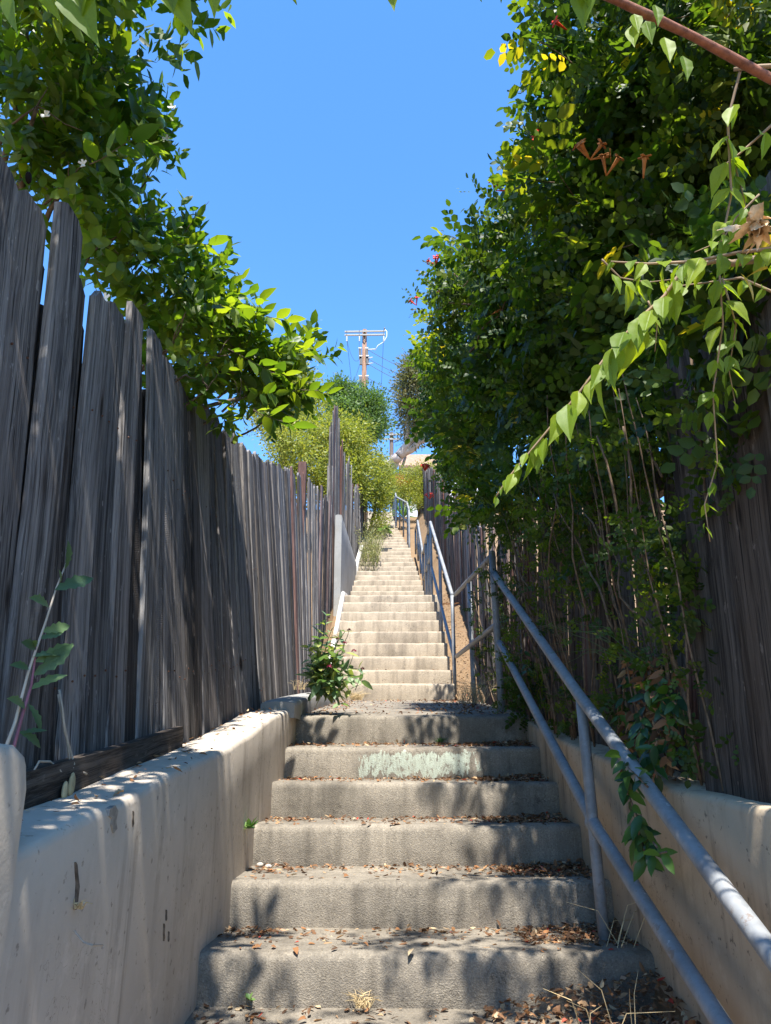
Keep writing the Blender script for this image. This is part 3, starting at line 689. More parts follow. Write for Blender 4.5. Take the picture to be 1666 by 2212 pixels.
def tmpl_meshes(tms, mat, prefix):
    out = []
    for k, (V, F, r) in enumerate(tms):
        me = bpy.data.meshes.new(prefix); me.from_pydata(V.tolist(), [], F.tolist())
        a = me.attributes.new('rnd', 'FLOAT', 'POINT'); a.data.foreach_set('value', np.asarray(r, dtype=np.float32)); me.materials.append(mat); me.polygons.foreach_set('use_smooth', [True]*len(me.polygons)); out.append(me)
    return out
def frond_instances(tms, pos, dirs, scale, rg=rg2):
    """the individual leaves that a sprig template would give, as (position, along, normal, size, r)"""
    pass
# ================================================================ lemon tree (left)
lemon = empty('lemon_tree', (-2.3, 3.6, hill(3.6))); tag(lemon, 'leafy citrus tree hanging over the left plank fence', 'tree')
LC = [(60,60,90,3.3),(130,120,85,3.4),(200,150,40,3.5),(275,200,28,3.55),(80,230,110,3.0),(230,250,95,3.4),(298,310,45,3.6),(150,390,100,3.1),(268,410,75,3.5),(318,390,38,3.6),(240,520,80,3.2),(338,520,55,3.7),(420,590,50,3.9),(320,630,100,3.5),(430,670,72,3.8),(370,750,84,3.4),(470,770,78,3.8),(530,740,56,4.2),(590,750,56,4.3),(645,735,38,4.4),(670,770,24,4.45),(570,820,56,4.1),(520,860,47,3.8),(450,840,47,3.5),(620,840,31,4.3),(590,890,28,4.2),(400,810,42,3.3),(500,690,45,4.0),(520,765,50,4.0),(470,725,60,3.85),(560,790,40,4.15),(545,720,34,4.15)]
lc = px_clumps(LC, 0.9)
lt = [sprig_alt(s, rng.choice([6, 7, 8, 9]), .13, .085, .48, 2, 72, .10, .12) for s in range(10)]
lc += [(Vector(c), q) for c, q in [((-1.05, .5, 3.4), .4), ((-.85, 1.0, 3.8), .38), ((-1.15, 1.4, 4.1), .42), ((-1.1, 1.75, 4.65), .34), ((-1.2, 2.1, 4.7), .45), ((-1.25, 2.4, 5.85), .36), ((-.65, 1.2, 4.0), .25), ((-.6, .6, 3.5), .3)]]  # unseen crown clumps above the frame, added to shade the left fence and wall
P, D = blob(lc, 1900, NR, .3, .45, .8)
keep_ = np.array([mnoise.noise(Vector(p)*3.0)+.3*mnoise.noise(Vector(p)*9) > -.30 for p in P]); P, D = P[keep_], D[keep_]
P_, D_ = blob(lc[-8:], 330, NR, .2, .3, .8); P = np.concatenate([P, P_]); D = np.concatenate([D, D_])  # extra sprigs in the unseen clumps thicken their shade
V, F, r = merge(lt, P, D, NR.uniform(1.0, 1.3, len(P)))
tag(mesh_obj('foliage', V, F, M['lemon_leaf'], lemon, True, {'rnd': r}), kind='stuff')
# the nearest leaves, one by one
one = tmpl_meshes([leaf_v(.09, .46, .1, c, 3)+(np.full(11, rv),) for c, rv in ((.1, .2), (.25, .45), (.05, .6), (.3, .75), (.15, .85), (.2, .93))], M['lemon_leaf'], 'leaf')
fl = [(at_c(px, py, zc), r/FP*zc) for px, py, r, zc in LC]
n1 = 26; P1, D1 = blob(fl, n1*3, rg2, .9, .3, .8)
tw = MB(); pos = []; dr = []
tocam = np.array([0, 0, EYE]) - P1; keep = [i for i in range(len(P1)) if np.dot(D1[i], tocam[i]) > .2][:n1]
for i in keep:
    p = Vector(P1[i]); d = Vector(D1[i]).normalized(); limb(tw, p, p+d*.24, .0025, .0012, rng, .05, 4, 4)
    for q in range(9):
        f = (q+.5)/9; ph = q*2.4; u = d.orthogonal().normalized(); u.rotate(Matrix.Rotation(ph, 3, d)); tl = R(70-30*f)
        pos.append(p+d*(.24*f)); dr.append((u*math.sin(tl)+d*math.cos(tl)))
# leaf templates point along +Y; turn each so that +Y is its direction and its face looks up
def leaf_objs(parent, meshes, pos, dr, sc, up=(0, 0, 1), name='leaf', rg=rng, jit=.5):
    for i, (p, d) in enumerate(zip(pos, dr)):
        uv = Vector(up) + Vector((rg.uniform(-jit, jit), rg.uniform(-jit, jit), rg.uniform(-.4*jit, .4*jit)))
        o = bpy.data.objects.new(name, meshes[rg.randrange(len(meshes))]); link(o, parent)
        o.matrix_basis = Matrix.Translation(Vector(p)) @ Matrix(axes(d, uv).tolist()).to_4x4() @ Matrix.Scale(sc*rg.uniform(.75, 1.15), 4)
leaf_objs(lemon, one, pos, dr, 1.3)
for i in range(0, len(lc), 2):
    c = lc[i][0]; limb(tw, c, c + Vector((-.25, .1, -.15)), .004, .008, rng, .1, 5, 5)
    for q in range(3): limb(tw, c, c + Vector((rng.uniform(-1, 1), rng.uniform(-1, 1), rng.uniform(-.6, 1)))*lc[i][1]*.9, .004, .0015, rng, .1, 5, 4)
tw.build('twigs', M['bark'], lemon, True)['kind'] = 'stuff'
tb = MB(); root = Vector((-2.3, 3.6, hill(3.6)-.1)); fork = Vector((-2.1, 3.6, EYE+1.0)); limb(tb, root, fork, .10, .07, rng, .05, 8, 9)
for t_ in [lc[i][0] for i in (0, 2, 8, 14, 24, 30, 36, 44)]: 
    mid = lerp(fork, t_, .5) + Vector((-.15, 0, .1)); limb(tb, fork, mid, .045, .025, rng, .08, 6, 6); limb(tb, mid, t_, .025, .008, rng, .08, 6, 6)
tb.build('trunk', M['bark'], lemon, True)
# bare twig standing out of the crown
mb = MB(); a = at_c(400, 500, 3.7); limb(mb, a, at_c(452, 435, 3.7), .003, .001, rng, .05, 6, 4); limb(mb, at_c(418, 478, 3.7), at_c(425, 450, 3.7), .002, .001, rng, .05, 4, 4); limb(mb, at_c(480, 580, 3.9), at_c(520, 592, 3.9), .002, .001, rng, .05, 4, 4)
mb.build('bare_twig', M['bark'], lemon)
M['green_fruit'] = m_plain('green_fruit', (.10, .20, .04), .4, .5, var=.2); M['petal_white'] = m_plain('white_petal', (.75, .74, .68), .6, .3, var=.05)
for px, py, zc in [(500/1.844, 235/1.844, 3.3), (640/1.844*1.0, 490/1.844, 3.4), (545/1.844, 790/1.844, 3.3), (265, 330, 3.2), (190, 300, 3.0), (415, 640, 3.7)]:
    mb = MB(); c = at_c(px, py, zc); mb.sphere(c, (.022, .022, .029), 10, 8); mb.build('fruit', M['green_fruit'], lemon, True)
for px, py, zc in [(100, 250, 2.9), (228, 645, 2.6), (372, 232, 3.5), (205, 330, 3.2), (260, 330, 3.3), (360, 300, 3.55), (310, 470, 3.4), (340, 345, 3.5), (180, 355, 3.0)]:
    mb = MB(); c = at_c(px, py, zc)
    for k in range(5):
        a = k*1.257+rng.random(); d = Vector((math.cos(a), -.35, math.sin(a)))*.017; mb.obox(c+d*.6, d*.55, Vector((-d.z, 0, d.x))*.28, Vector((0, .0012, 0)))
    mb.build('blossom', M['petal_white'], lemon)
# ================================================================ flowering vine (right)
vine = empty('flowering_vine', (1.15, 2.4, hill(2.4))); tag(vine, 'dense climbing vine with small leaves and orange red flowers over the right fence', 'vine')
VC = [(1560,60,130,2.5),(1420,50,110,2.8),(1280,70,80,3.1),(1250,60,36,3.3),(1225,150,36,3.4),(1180,85,23,3.5),(1510,220,150,2.6),(1340,210,115,3.0),(1252,240,70,3.4),(1200,280,32,3.6),(1165,330,25,3.8),(1420,370,130,2.7),(1260,400,110,3.2),(1180,410,58,3.8),(1115,440,36,4.2),(1340,540,110,2.9),(1218,560,94,3.6),(1098,560,63,4.3),(1018,580,45,4.9),(990,650,36,5.4),(945,680,23,5.9),(935,740,23,6.2),(1018,690,58,5.0),(1138,700,94,4.1),(1270,690,100,3.3),(1390,640,75,2.8),(970,800,43,6.1),(1028,830,67,5.2),(1128,850,76,4.4),(1220,840,75,3.7),(1320,800,60,3.1),(960,880,31,6.4),(1000,930,40,6.0),(1068,950,58,5.2),(1148,970,49,4.4),(1018,1010,40,5.9),(1088,1050,40,5.0),(990,1000,18,7.5),(1028,1075,25,6.2),(1230,940,40,3.7),(1620,330,120,2.3),(1560,440,90,2.4),(1630,200,100,2.3),(1400,790,70,2.7),(1470,700,60,2.45),(1350,900,55,2.9),(1440,860,45,2.5),(1178,1040,40,4.1),(1250,1000,45,3.4),(1540,620,40,2.25),(1300,960,45,3.1),(1118,1090,31,4.8),(1048,1120,22,5.8),(1098,780,72,4.5),(1198,770,72,3.8),(980,870,27,6.3),(1400,940,35,2.6),(1500,800,40,2.35),(1120,1080,40,4.6),(1180,1100,35,4.0),(1060,1130,24,5.2),(1560,690,45,1.82),(1620,760,45,1.66),(1540,790,40,1.86),(1580,880,38,1.76),(1650,650,50,1.62),(1625,920,30,1.64),(1600,600,50,1.75)]
vc = px_clumps(VC, 1.0)
vt = [sprig_comp(50+s, 2, .09, 2) for s in range(8)]
P, D = blob(vc, 3450, NR, .3, .2, .8)
P[:, 0] = np.where(P[:, 0] < .15, P[:, 0]*.5+.1, P[:, 0])
keep_ = np.array([mnoise.noise(Vector(p)*3.2)+.35*mnoise.noise(Vector(p)*8) > -.16 for p in P]); P, D = P[keep_], D[keep_]
V, F, r = merge(vt, P, D, NR.uniform(1.2, 1.75, len(P)))
tag(mesh_obj('foliage', V, F, M['vine_leaf'], vine, True, {'rnd': r}), kind='stuff')
# branches above the frame that arch over the steps and throw their shade
OC = [((.95, 1.5, 3.9), .45), ((.78, 1.9, 4.6), .4), ((.6, 1.45, 4.1), .3), ((.95, 2.3, 5.3), .4), ((.5, 2.0, 5.15), .24), ((.45, 2.5, 5.75), .22), ((.95, 1.1, 3.5), .4), ((.55, 1.05, 3.6), .3), ((.25, 1.2, 3.9), .2), ((-.05, 1.05, 3.8), .16), ((-.45, 1.0, 3.8), .16), ((.3, 1.55, 4.3), .15), ((.95, .6, 3.3), .36), ((.8, .25, 3.1), .3), ((1.05, .9, 3.6), .36)]
P, D = blob([(Vector(c), r_) for c, r_ in OC], 380, NR, .2, .2, .8)
V, F, r = merge(vt, P, D, NR.uniform(1.0, 1.4, len(P)))
tag(mesh_obj('overhead_foliage', V, F, M['vine_leaf'], vine, True, {'rnd': r}), kind='stuff')
# nearest compound leaves, one object each
def comp_t(seed, rr):
    t = T(); compound(t, np.eye(3), (0, 0, 0), 1.0, random.Random(seed), 3, .036, 2, rr); return t.done()
cms = tmpl_meshes([comp_t(s, rr) for s, rr in ((1, .2), (2, .5), (3, .7), (4, .9), (5, .35), (6, .99))], M['vine_leaf'], 'leaf')
fl = [(at_c(px, py, zc), r_/FP*zc) for px, py, r_, zc in VC]
P1, D1 = blob(fl, 160, rg2, .85, .1, .8); tocam = np.array([0, 0, EYE]) - P1
pos = []; dr = []; tw = MB()
for i in [i for i in range(len(P1)) if np.dot(D1[i], tocam[i]) > .1][:34]:
    p = Vector(P1[i]); d = Vector(D1[i]).normalized(); limb(tw, p-d*.05, p+d*.26, .003, .0015, rng, .05, 4, 4)
    for q in range(8):
        f = (q//2+.5)/4; ph = (q//2)*1.57+(q % 2)*math.pi; u = d.orthogonal().normalized(); u.rotate(Matrix.Rotation(ph, 3, d)); tl = R(65-35*f)
        pos.append(p+d*(.26*f)); dr.append(u*math.sin(tl)+d*math.cos(tl))
leaf_objs(vine, cms, pos, dr, 1.75)
# stems climbing the fence
def stem_path(mb, a, b, r0, r1, n=12, wob=.05):
    a, b = Vector(a), Vector(b); ph = [rng.uniform(0, 6) for _ in range(4)]; L = (b-a).length
    pts = []
    for i in range(n+1):
        f = i/n; pts.append(lerp(a, b, f) + Vector((math.sin(f*5+ph[0])*.5, math.sin(f*6+ph[1]), 0))*wob*L*math.sin(math.pi*min(1, f*1.2+.05)) + Vector((math.sin(f*17+ph[2]), math.sin(f*15+ph[3]), 0))*.006)
    mb.tube(pts, [r0+(r1-r0)*i/n for i in range(n+1)], 6); return pts
sp_pos = []; sp_dir = []
for k in range(64):
    y = 2.0 + 4.6*(k/64)**1.25 + rng.uniform(-.1, .1); x = rng.uniform(.83, .92) if y < 5 else rng.uniform(.8, .95); z0 = hill(y)+.04
    mb = MB(); thick = rng.choice([.003, .004, .005, .006, .008]); yt = y + rng.uniform(-.4, .4)
    pts = stem_path(mb, (x, y, z0), (x - rng.uniform(-.02, .22), yt, EYE + rng.uniform(.75, 1.15) + .09*y), thick, thick*.45)
    mb.build('stem', M['vine_stem'], vine, True)
    for q in range(rng.choice([2, 3, 4, 6])):
        p = pts[rng.randrange(1, 12)]; sp_pos.append(p); sp_dir.append((-rng.uniform(.1, .9), rng.uniform(-.8, .6), rng.uniform(-.9, .4)))
for k in range(10):              # leaning canes that cross the others
    y = 2.3+.4*k; mb = MB(); stem_path(mb, (.82, y, EYE+rng.uniform(.0, .5)+.08*y), (rng.uniform(.62, .8), y+rng.choice([-1, 1])*rng.uniform(.3, .8), EYE+rng.uniform(.6, 1.2)+.1*y), .005, .003, 10, .08); mb.build('stem', M['vine_stem'], vine, True)
V, F, r = merge(vt, sp_pos, sp_dir, NR.uniform(.5, .9, len(sp_pos)))
tag(mesh_obj('fence_foliage', V, F, M['vine_leaf'], vine, True, {'rnd': r}), kind='stuff')
HC = [(1450,1150,45,2.3),(1480,1230,40,2.2),(1420,1180,40,2.4),(1500,1290,45,2.15),(1380,1210,30,2.5),(1250,1120,45,3.3),(1300,1060,50,3.0),(1190,1130,40,3.6),(1110,1120,25,4.6),(1560,1060,30,2.0),(1600,1020,35,1.95),(1560,870,40,2.1),(1400,960,60,2.6),(1480,900,50,2.3),(1130,1480,20,4.5),(1120,1530,18,4.6),(1240,1230,25,3.3),(1330,1010,45,2.9),(1250,1020,45,3.3),(1640,1000,30,1.9),(1620,1100,25,1.9)]
P, D = blob(px_clumps(HC), 210, NR, .1, -.1, .7)
V, F, r = merge(vt, P, D, NR.uniform(.7, 1.1, len(P)))
tag(mesh_obj('hanging_foliage', V, F, M['vine_leaf'], vine, True, {'rnd': r}), kind='stuff')
tw.build('twigs', M['vine_stem'], vine, True)['kind'] = 'stuff'
for a, b in [((1000, 620, 4.6), (1090, 520, 4.4)), ((905, 690, 5.6), (1080, 640, 4.5)), ((1100, 640, 4.0), (1015, 760, 4.3)), ((980, 590, 4.9), (1035, 630, 4.6)), ((1430, 1030, 2.3), (1350, 880, 2.6)), ((1500, 960, 2.3), (1460, 1150, 2.4))]:
    mb = MB(); limb(mb, at_c(*a), at_c(*b), .004, .007, rng, .1, 8, 5); mb.build('stem', M['vine_stem'], vine, True)
M['flower'] = m_plain('orange_red_petal', (.62, .045, .015), .5, .3, var=.25); M['flower_dry'] = m_plain('dried_orange_flower', (.36, .14, .04), .7, .2, var=.3)
def trumpet(c, d, L, mat, parent, name='flower'):
    c = Vector(c); d = Vector(d).normalized(); mb = MB(); mb.tube([c, c+d*L*.35, c+d*L*.75, c+d*L], [.002, .004, .006, .008], 6)
    u = d.orthogonal().normalized()
    for k in range(4):
        w = u.copy(); w.rotate(Matrix.Rotation(k*1.57, 3, d)); t = c+d*L; mb.obox(t+w*.011+d*.004, w*.010, d.cross(w)*.005, d*.0012)
    return mb.build(name, mat, parent, True)
for px, py, zc, n in [(1072, 412, 4.1, 4), (1155, 315, 3.5, 2), (1148, 328, 3.5, 2), (942, 572, 5.1, 3), (900, 660, 5.8, 2), (918, 1018, 6.4, 5), (928, 1078, 7.0, 3), (985, 935, 5.8, 2), (1225, 65, 3.0, 1), (955, 640, 5.4, 1)]:
    c = at_c(px, py, zc-.25)
    for k in range(n): trumpet(c, (rng.uniform(-1, .6), rng.uniform(-1, .2), rng.uniform(-.1, .8)), .06, M['flower'], vine)
for px, py, zc, n in [(1275, 345, 2.6, 4), (1310, 380, 2.55, 2), (1390, 385, 2.4, 1), (1060, 680, 4.3, 1)]:
    c = at_c(px, py, zc-.2)
    for k in range(n): trumpet(c, (rng.uniform(-1, 1), -.3, rng.uniform(-.1, 1)), .06, M['flower_dry'], vine, 'dry_flower')
# ================================================================ shrub with large leaves reaching in from the near right
shrub = empty('overhanging_shrub', (1.35, .35, hill(.3))); tag(shrub, 'near shrub with large bright ovate leaves on arching stems reaching in from the right', 'shrub')
M['shrub_stem'] = m_plain('shrub_stem', (.25, .17, .10), .7, .3, var=.25); M['red_stem'] = m_plain('red_brown_stem', (.20, .085, .055), .75, .2, var=.45, scale=60, bump=.6)
def leaf_hd(L, W, fold, curl, seed=0, prof=((0, .0), (.07, .24), (.17, .62), (.28, .90), (.40, 1.0), (.52, .90), (.65, .66), (.77, .40), (.88, .17), (1.0, .0)), wav=.02):
    cols = (-1, -.55, -.12, 0, .12, .55, 1); V = []; r = random.Random(seed); ph = r.uniform(0, 6)
    for t_, w in prof:
        for c in cols:
            hw = W*L/2*w*c; zz = abs(hw)*fold*2 - curl*L*t_*t_ - (.012*L if c == 0 else 0)*w + wav*L*math.sin(t_*22+ph+c)*abs(c)*w
            V.append((hw, L*t_, zz))
    n = len(cols); F = []
    for i in range(len(prof)-1):
        for j in range(n-1): a = i*n+j; F += [(a, a+1, a+n+1), (a, a+n+1, a+n)]
    return np.array(V), np.array(F)
bl = tmpl_meshes([leaf_hd(1, .47, .16, c, int(rv*100))+(np.full(70, rv),) for c, rv in ((.12, .3), (.22, .55), (.05, .75), (.3, .9), (.18, .6))], M['big_leaf'], 'leaf')
for me in bl: me.polygons.foreach_set('use_smooth', [True]*len(me.polygons))
def spray(path, zc, L, sides=2, r0=.0035, gap=.038, hang=.75, tipf=.35, mat='shrub_stem', z2=None):
    pts0 = [at_c(px, py, zc + ((z2-zc)*i/(len(path)-1) if z2 else 0)) for i, (px, py) in enumerate(path)]
    pts = [];
    for i in range(len(pts0)-1):
        for k in range(6): pts.append(lerp(pts0[i], pts0[i+1], k/6))
    pts.append(pts0[-1]); m_ = len(pts); mb = MB(); mb.tube(pts, [r0*(1-.65*i/(m_-1)) for i in range(m_)], 7); mb.build('stem', M[mat], shrub, True)
    tot = sum((pts[i+1]-pts[i]).length for i in range(m_-1)); s = gap; side = 1
    while s < tot:
        acc = 0
        for i in range(m_-1):
            l = (pts[i+1]-pts[i]).length
            if acc + l >= s: p = lerp(pts[i], pts[i+1], (s-acc)/l); t = (pts[i+1]-pts[i]).normalized(); break
            acc += l
        f = s/tot; sz = L*(1-(1-tipf)*max(0, f-.55)/.45)
        for sd in ((1, -1) if sides == 2 else (side,)):
            lat = t.cross(Vector((0, 0, 1))); lat = lat.normalized() if lat.length > .1 else Vector((1, 0, 0))
            d = t*rng.uniform(.2, .6) + lat*sd*rng.uniform(.25, .8) + Vector((rng.uniform(-.15, .25), 0, -hang*rng.uniform(.6, 1.3)))
            leaf_objs(shrub, bl, [p + Vector((rng.uniform(-.006, .006), 0, rng.uniform(-.006, .006)))], [d], sz*rng.choice([.6, .8, .95, 1.05, 1.15]), up=(lat*sd*.6 + Vector((0, -.9, .6))), jit=.95)
        side = -side; s += gap*rng.uniform(.75, 1.25)*(1-.45*f)
spray([(1480, 575), (1435, 640), (1380, 690), (1310, 770), (1250, 850), (1200, 910), (1150, 970), (1100, 1030), (1072, 1072)], 1.30, .076, 2, .0036, .034, .9)
spray([(1400, 650), (1420, 700), (1415, 760)], 1.36, .05, 2, .002, .035, .6)
spray([(1300, 560), (1340, 600), (1400, 610), (1480, 600)], 1.33, .05, 2, .002, .034, .7)
spray([(1640, 420), (1590, 470), (1560, 520), (1500, 545)], 1.3, .05, 2, .002, .036, .7)
spray([(1570, 300), (1600, 400), (1620, 480)], 1.36, .052, 2, .002, .04, .6)
spray([(1560, 600), (1590, 700), (1575, 800), (1590, 880)], 1.38, .055, 2, .002, .042, .6)
spray([(1720, 530), (1600, 545), (1500, 565), (1400, 570), (1320, 565)], 1.25, .066, 2, .004, .045, .8)
spray([(1600, 150), (1572, 260), (1580, 420), (1552, 560), (1562, 700), (1540, 850), (1550, 1000), (1522, 1090), (1534, 1170)], 1.35, .060, 2, .0026, .066, .4)
spray([(1690, 640), (1600, 600), (1530, 610), (1450, 620)], 1.4, .05, 2, .003, .04, .6)
spray([(1690, 250), (1600, 330), (1560, 360)], 1.45, .05, 2, .003, .05, .5)
mb = MB(); mb.tube([at_c(1250, -30, .98), at_c(1330, 0, 1.0), at_c(1420, 42, 1.02), at_c(1500, 80, 1.05), at_c(1570, 118, 1.07), at_c(1680, 178, 1.1), Vector((1.05, .75, EYE+.75)), Vector((1.25, .5, EYE+.1)), Vector((1.35, .35, hill(.35)-.05))], [.004, .0055, .0064, .0058, .0068, .0075, .012, .016, .02], 10); mb.build('branch', M['red_stem'], shrub, True)
for q in [(at_c(1720, 530, 1.25), Vector((1.2, .6, EYE+.3))), (at_c(1585, 150, 1.35), Vector((1.0, .95, EYE+1.1))), (at_c(1690, 640, 1.4), Vector((1.22, .6, EYE+.2))), (at_c(1480, 575, 1.3), at_c(1640, 560, 1.28)), (Vector((1.0, .95, EYE+1.1)), Vector((1.25, .5, EYE+.1)))]:
    mb = MB(); limb(mb, q[0], q[1], .004, .008, rng, .06, 8, 6); mb.build('stem', M['shrub_stem'], shrub, True)
for px, py, an, sz in [(1375, 60, -1.5, .05), (1400, 75, -1.4, .045), (1440, 110, -1.5, .05), (1480, 150, -1.45, .05), (1370, 85, -1.7, .05), (1420, 40, -1.5, .04)]:
    p = at_c(px-5, py-30, 1.0); leaf_objs(shrub, bl, [p], [Vector((math.cos(an)*.4, -.1, math.sin(an)))], sz, up=(0, -1, .2))
# tips of leaves that dip into the top of the view, on a long branch running across overhead
mb = MB(); ov = [at_c(px, -90, .80) for px in (-120, 200, 500, 800, 1100, 1330)] + [Vector((.75, .8, EYE+1.05)), Vector((1.25, .5, EYE+.1))]
mb.tube(ov, [.003, .004, .005, .005, .006, .007, .009, .012], 8); mb.build('branch', M['shrub_stem'], shrub, True)
for px, py, an, L in [(20, 60, -1.5, .075), (200, 72, -1.1, .085), (150, 30, -1.9, .07), (268, 22, -1.2, .06), (412, 46, -1.05, .075), (370, 10, -1.6, .06), (648, 14, -1.1, .06), (850, 12, -1.5, .055), (1035, 14, -1.4, .06), (1095, 22, -1.4, .06), (1258, 48, -1.7, .065), (1290, 30, -1.2, .06), (470, 8, -1.3, .06), (100, 20, -1.4, .07)]:
    d = Vector((math.cos(an), .1, math.sin(an))); tip = at_c(px, py, .80); leaf_objs(shrub, bl[:3], [tip-d*L], [d], L, up=(rng.uniform(-.6, .6), -1, .1))
# withered blossom and yellowed leaves by the right edge
M['withered'] = m_plain('withered_petal', (.62, .44, .26), .8, .2, var=.3, scale=60); M['yellow_leaf'] = m_leaf('yellow_leaf', [(0, (.45, .30, .03)), (1, (.55, .45, .06))], .4, .5, (1.3, 1.2, .6))
c = at_c(1632, 500, 1.2); t = T(); r_ = random.Random(3)
for k in range(16):
    V_, F_ = leaf_hd(.030, .95, r_.uniform(-.6, .6), r_.uniform(.6, 1.5), k, wav=.16); t.leaf(V_, F_, axes((r_.uniform(-.5, .5), r_.uniform(-.4, .2), -1 if k % 5 else .1), (r_.uniform(-1, 1), r_.uniform(-1, 1), .3)), c+Vector((r_.uniform(-.012, .012), r_.uniform(-.012, .012), .016)), 1, .5)
V_, F_, q_ = t.done(); mesh_obj('withered_blossom', V_, F_, M['withered'], shrub, True, {'rnd': q_})
yl = tmpl_meshes([leaf_v(.05, .6, .1, .2, 3)+(np.full(11, .5),)], M['yellow_leaf'], 'yellow_leaf')
leaf_objs(shrub, yl, [at_c(1600, 590, 1.22), at_c(1660, 580, 1.22), at_c(1640, 540, 1.25)], [Vector((.3, 0, -.6)), Vector((-.9, 0, -.2)), Vector((.5, -.2, .4))], 1, name='yellow_leaf')
# ================================================================ trees and shrubs higher up the hill
def diamond(seed, n, R_, L, W=.5):
    r = random.Random(seed); t = T()
    for i in range(n):
        u = Vector((r.gauss(0, 1), r.gauss(0, 1), r.gauss(0, 1))).normalized()*R_*r.uniform(.2, 1); V_, F_ = leaf_v(L*r.uniform(.6, 1.2), W, .1, .1, 1)
        t.leaf(V_, F_, axes(u + Vector((0, 0, r.uniform(-.1, .1))), (r.uniform(-.7, .7), r.uniform(-.7, .7), 1)), u, 1, r.random())
    return t.done()
def far_tree(name, label, cat, C, n, tm, mat, base, trunk_r, tmat='bark', seedc=0, up=.3, extra=None, group=None, sc=(.8, 1.3), limbs=6):
    cl = px_clumps(C, .9); rgf = np.random.default_rng(40+seedc)
    o = empty(name, base); tag(o, label, cat, group)
    P, D = blob(cl, int(n*1.35), rgf, .25, up, .8); sz_ = cl[0][1]; kp = np.array([mnoise.noise(Vector(p)*(1.6/sz_)) > -.12 for p in P]); P, D = P[kp], D[kp]; V_, F_, r_ = merge(tm, P, D, rgf.uniform(sc[0], sc[1], len(P)), rgf)
    tag(mesh_obj('crown', V_, F_, M[mat], o, True, {'rnd': r_}), kind='stuff')
    mb = MB(); b = Vector(base); cc = sum((c for c, q in cl), Vector())/len(cl); f = lerp(b, cc, .55); limb(mb, b-Vector((0, 0, .3)), f, trunk_r, trunk_r*.7, rng, .05, 8, 8)
    for i in range(0, len(cl), max(1, len(cl)//limbs)): limb(mb, f, cl[i][0], trunk_r*.45, trunk_r*.12, rng, .1, 8, 6)
    mb.build('trunk', M[tmat], o, True); return o, cl
M['gum_bark'] = m_plain('pale_gum_bark', (.42, .36, .32), .8, .2, var=.35, scale=3, bump=.3)
dm = [diamond(s, 40, .30, .10) for s in range(5)]; dm_fine = [diamond(20+s, 60, .34, .065, .6) for s in range(5)]; dm_long = [diamond(30+s, 46, .45, .16, .3) for s in range(5)]
def gbase(px, zc): p = at_c(px, 1106, zc); return (p.x, p.y, hill(p.y))
far_tree('shrub', 'yellow green leafy shrub behind the ragged left fence', 'shrub', [(640,975,48,17),(690,960,55,18),(740,970,55,18.5),(780,990,40,19),(640,1030,45,17),(700,1030,55,17.5),(760,1040,50,18),(800,1050,30,19),(610,950,30,17),(720,920,34,19),(765,935,30,19),(675,910,25,19)], 620, dm_fine, 'far_yellow', gbase(690, 18), .08, seedc=1, sc=(.9, 1.5))
far_tree('shrub', 'tall yellow green bush leaning over the left edge of the upper steps', 'shrub', [(818,1010,26,20.5),(832,1045,20,20.5),(818,1070,18,19.5),(822,1105,15,19),(815,1090,15,19),(826,1080,15,19.5),(818,1130,12,18.5),(826,1140,10,18.5),(842,1030,16,22)], 230, dm_fine, 'far_yellow', (-.85, 19.6, hill(19.6)), .05, seedc=2, sc=(.55, .95))
far_tree('tree', 'bushy mid green tree below the utility pole', 'tree', [(770,870,52,30),(735,850,34,30),(805,880,34,31),(820,915,26,31),(745,890,40,29),(790,920,40,30),(720,880,25,30)], 520, dm, 'far_green', gbase(775, 31), .2, seedc=3, sc=(1.0, 1.7))
far_tree('tree', 'olive green tree at the tip of the citrus branches', 'tree', [(640,835,45,24),(605,850,40,24),(665,870,26,25),(620,890,45,24),(585,900,40,24),(590,830,30,24)], 420, dm_fine, 'far_yellow', gbase(610, 24), .15, seedc=4, sc=(1.0, 1.7))
eu, ec = far_tree('eucalyptus_tree', 'grey green gum tree with bare pale trunk at the top right of the stairs', 'tree', [(885,835,30,36),(915,800,40,36),(870,870,18,36),(880,905,26,36),(920,870,45,36),(905,930,26,36),(950,830,60,37),(940,920,40,37),(880,945,14,36),(890,790,20,36)], 620, dm_long, 'far_olive', gbase(842, 36.5), .10, 'gum_bark', 5, -.3, sc=(.9, 1.5), limbs=3)
for q in [((838, 1012, 36.3), (862, 985, 36), .33, .26), ((862, 985, 36), (905, 930, 36), .26, .12), ((862, 985, 36), (925, 945, 36), .24, .14), ((880, 962, 36), (880, 900, 36), .12, .06), ((905, 930, 36), (940, 860, 36), .12, .06)]:
    mb = MB(); limb(mb, at_c(*q[0]), at_c(*q[1]), q[2], q[3], rng, .08, 8, 8); mb.build('limb', M['gum_bark'], eu, True)
far_tree('shrub', 'sunny yellow shrub in front of the brown roofed house', 'shrub', [(880,1035,24,27),(905,1030,24,27),(925,1015,22,27),(890,1060,22,26),(865,1055,18,26),(935,1045,22,26),(915,1060,20,26),(892,1085,14,25.5),(905,1080,14,25.5)], 300, dm_fine, 'far_yellow', gbase(905, 27), .06, seedc=6, sc=(.7, 1.1))
far_tree('shrub', 'dark green shrub over the end of the top flight', 'shrub', [(850,1060,26,29),(838,1075,18,28),(870,1078,18,28),(855,1035,22,30),(842,1045,18,30)], 240, dm_fine, 'far_green', gbase(850, 29.5), .06, seedc=7, sc=(.7, 1.2))
far_tree('tree', 'green tree behind the vine at the right', 'tree', [(985,935,30,24),(1005,880,40,24),(975,1000,25,23),(1020,950,40,24)], 320, dm, 'far_green', gbase(990, 24), .12, seedc=8, sc=(.9, 1.5))
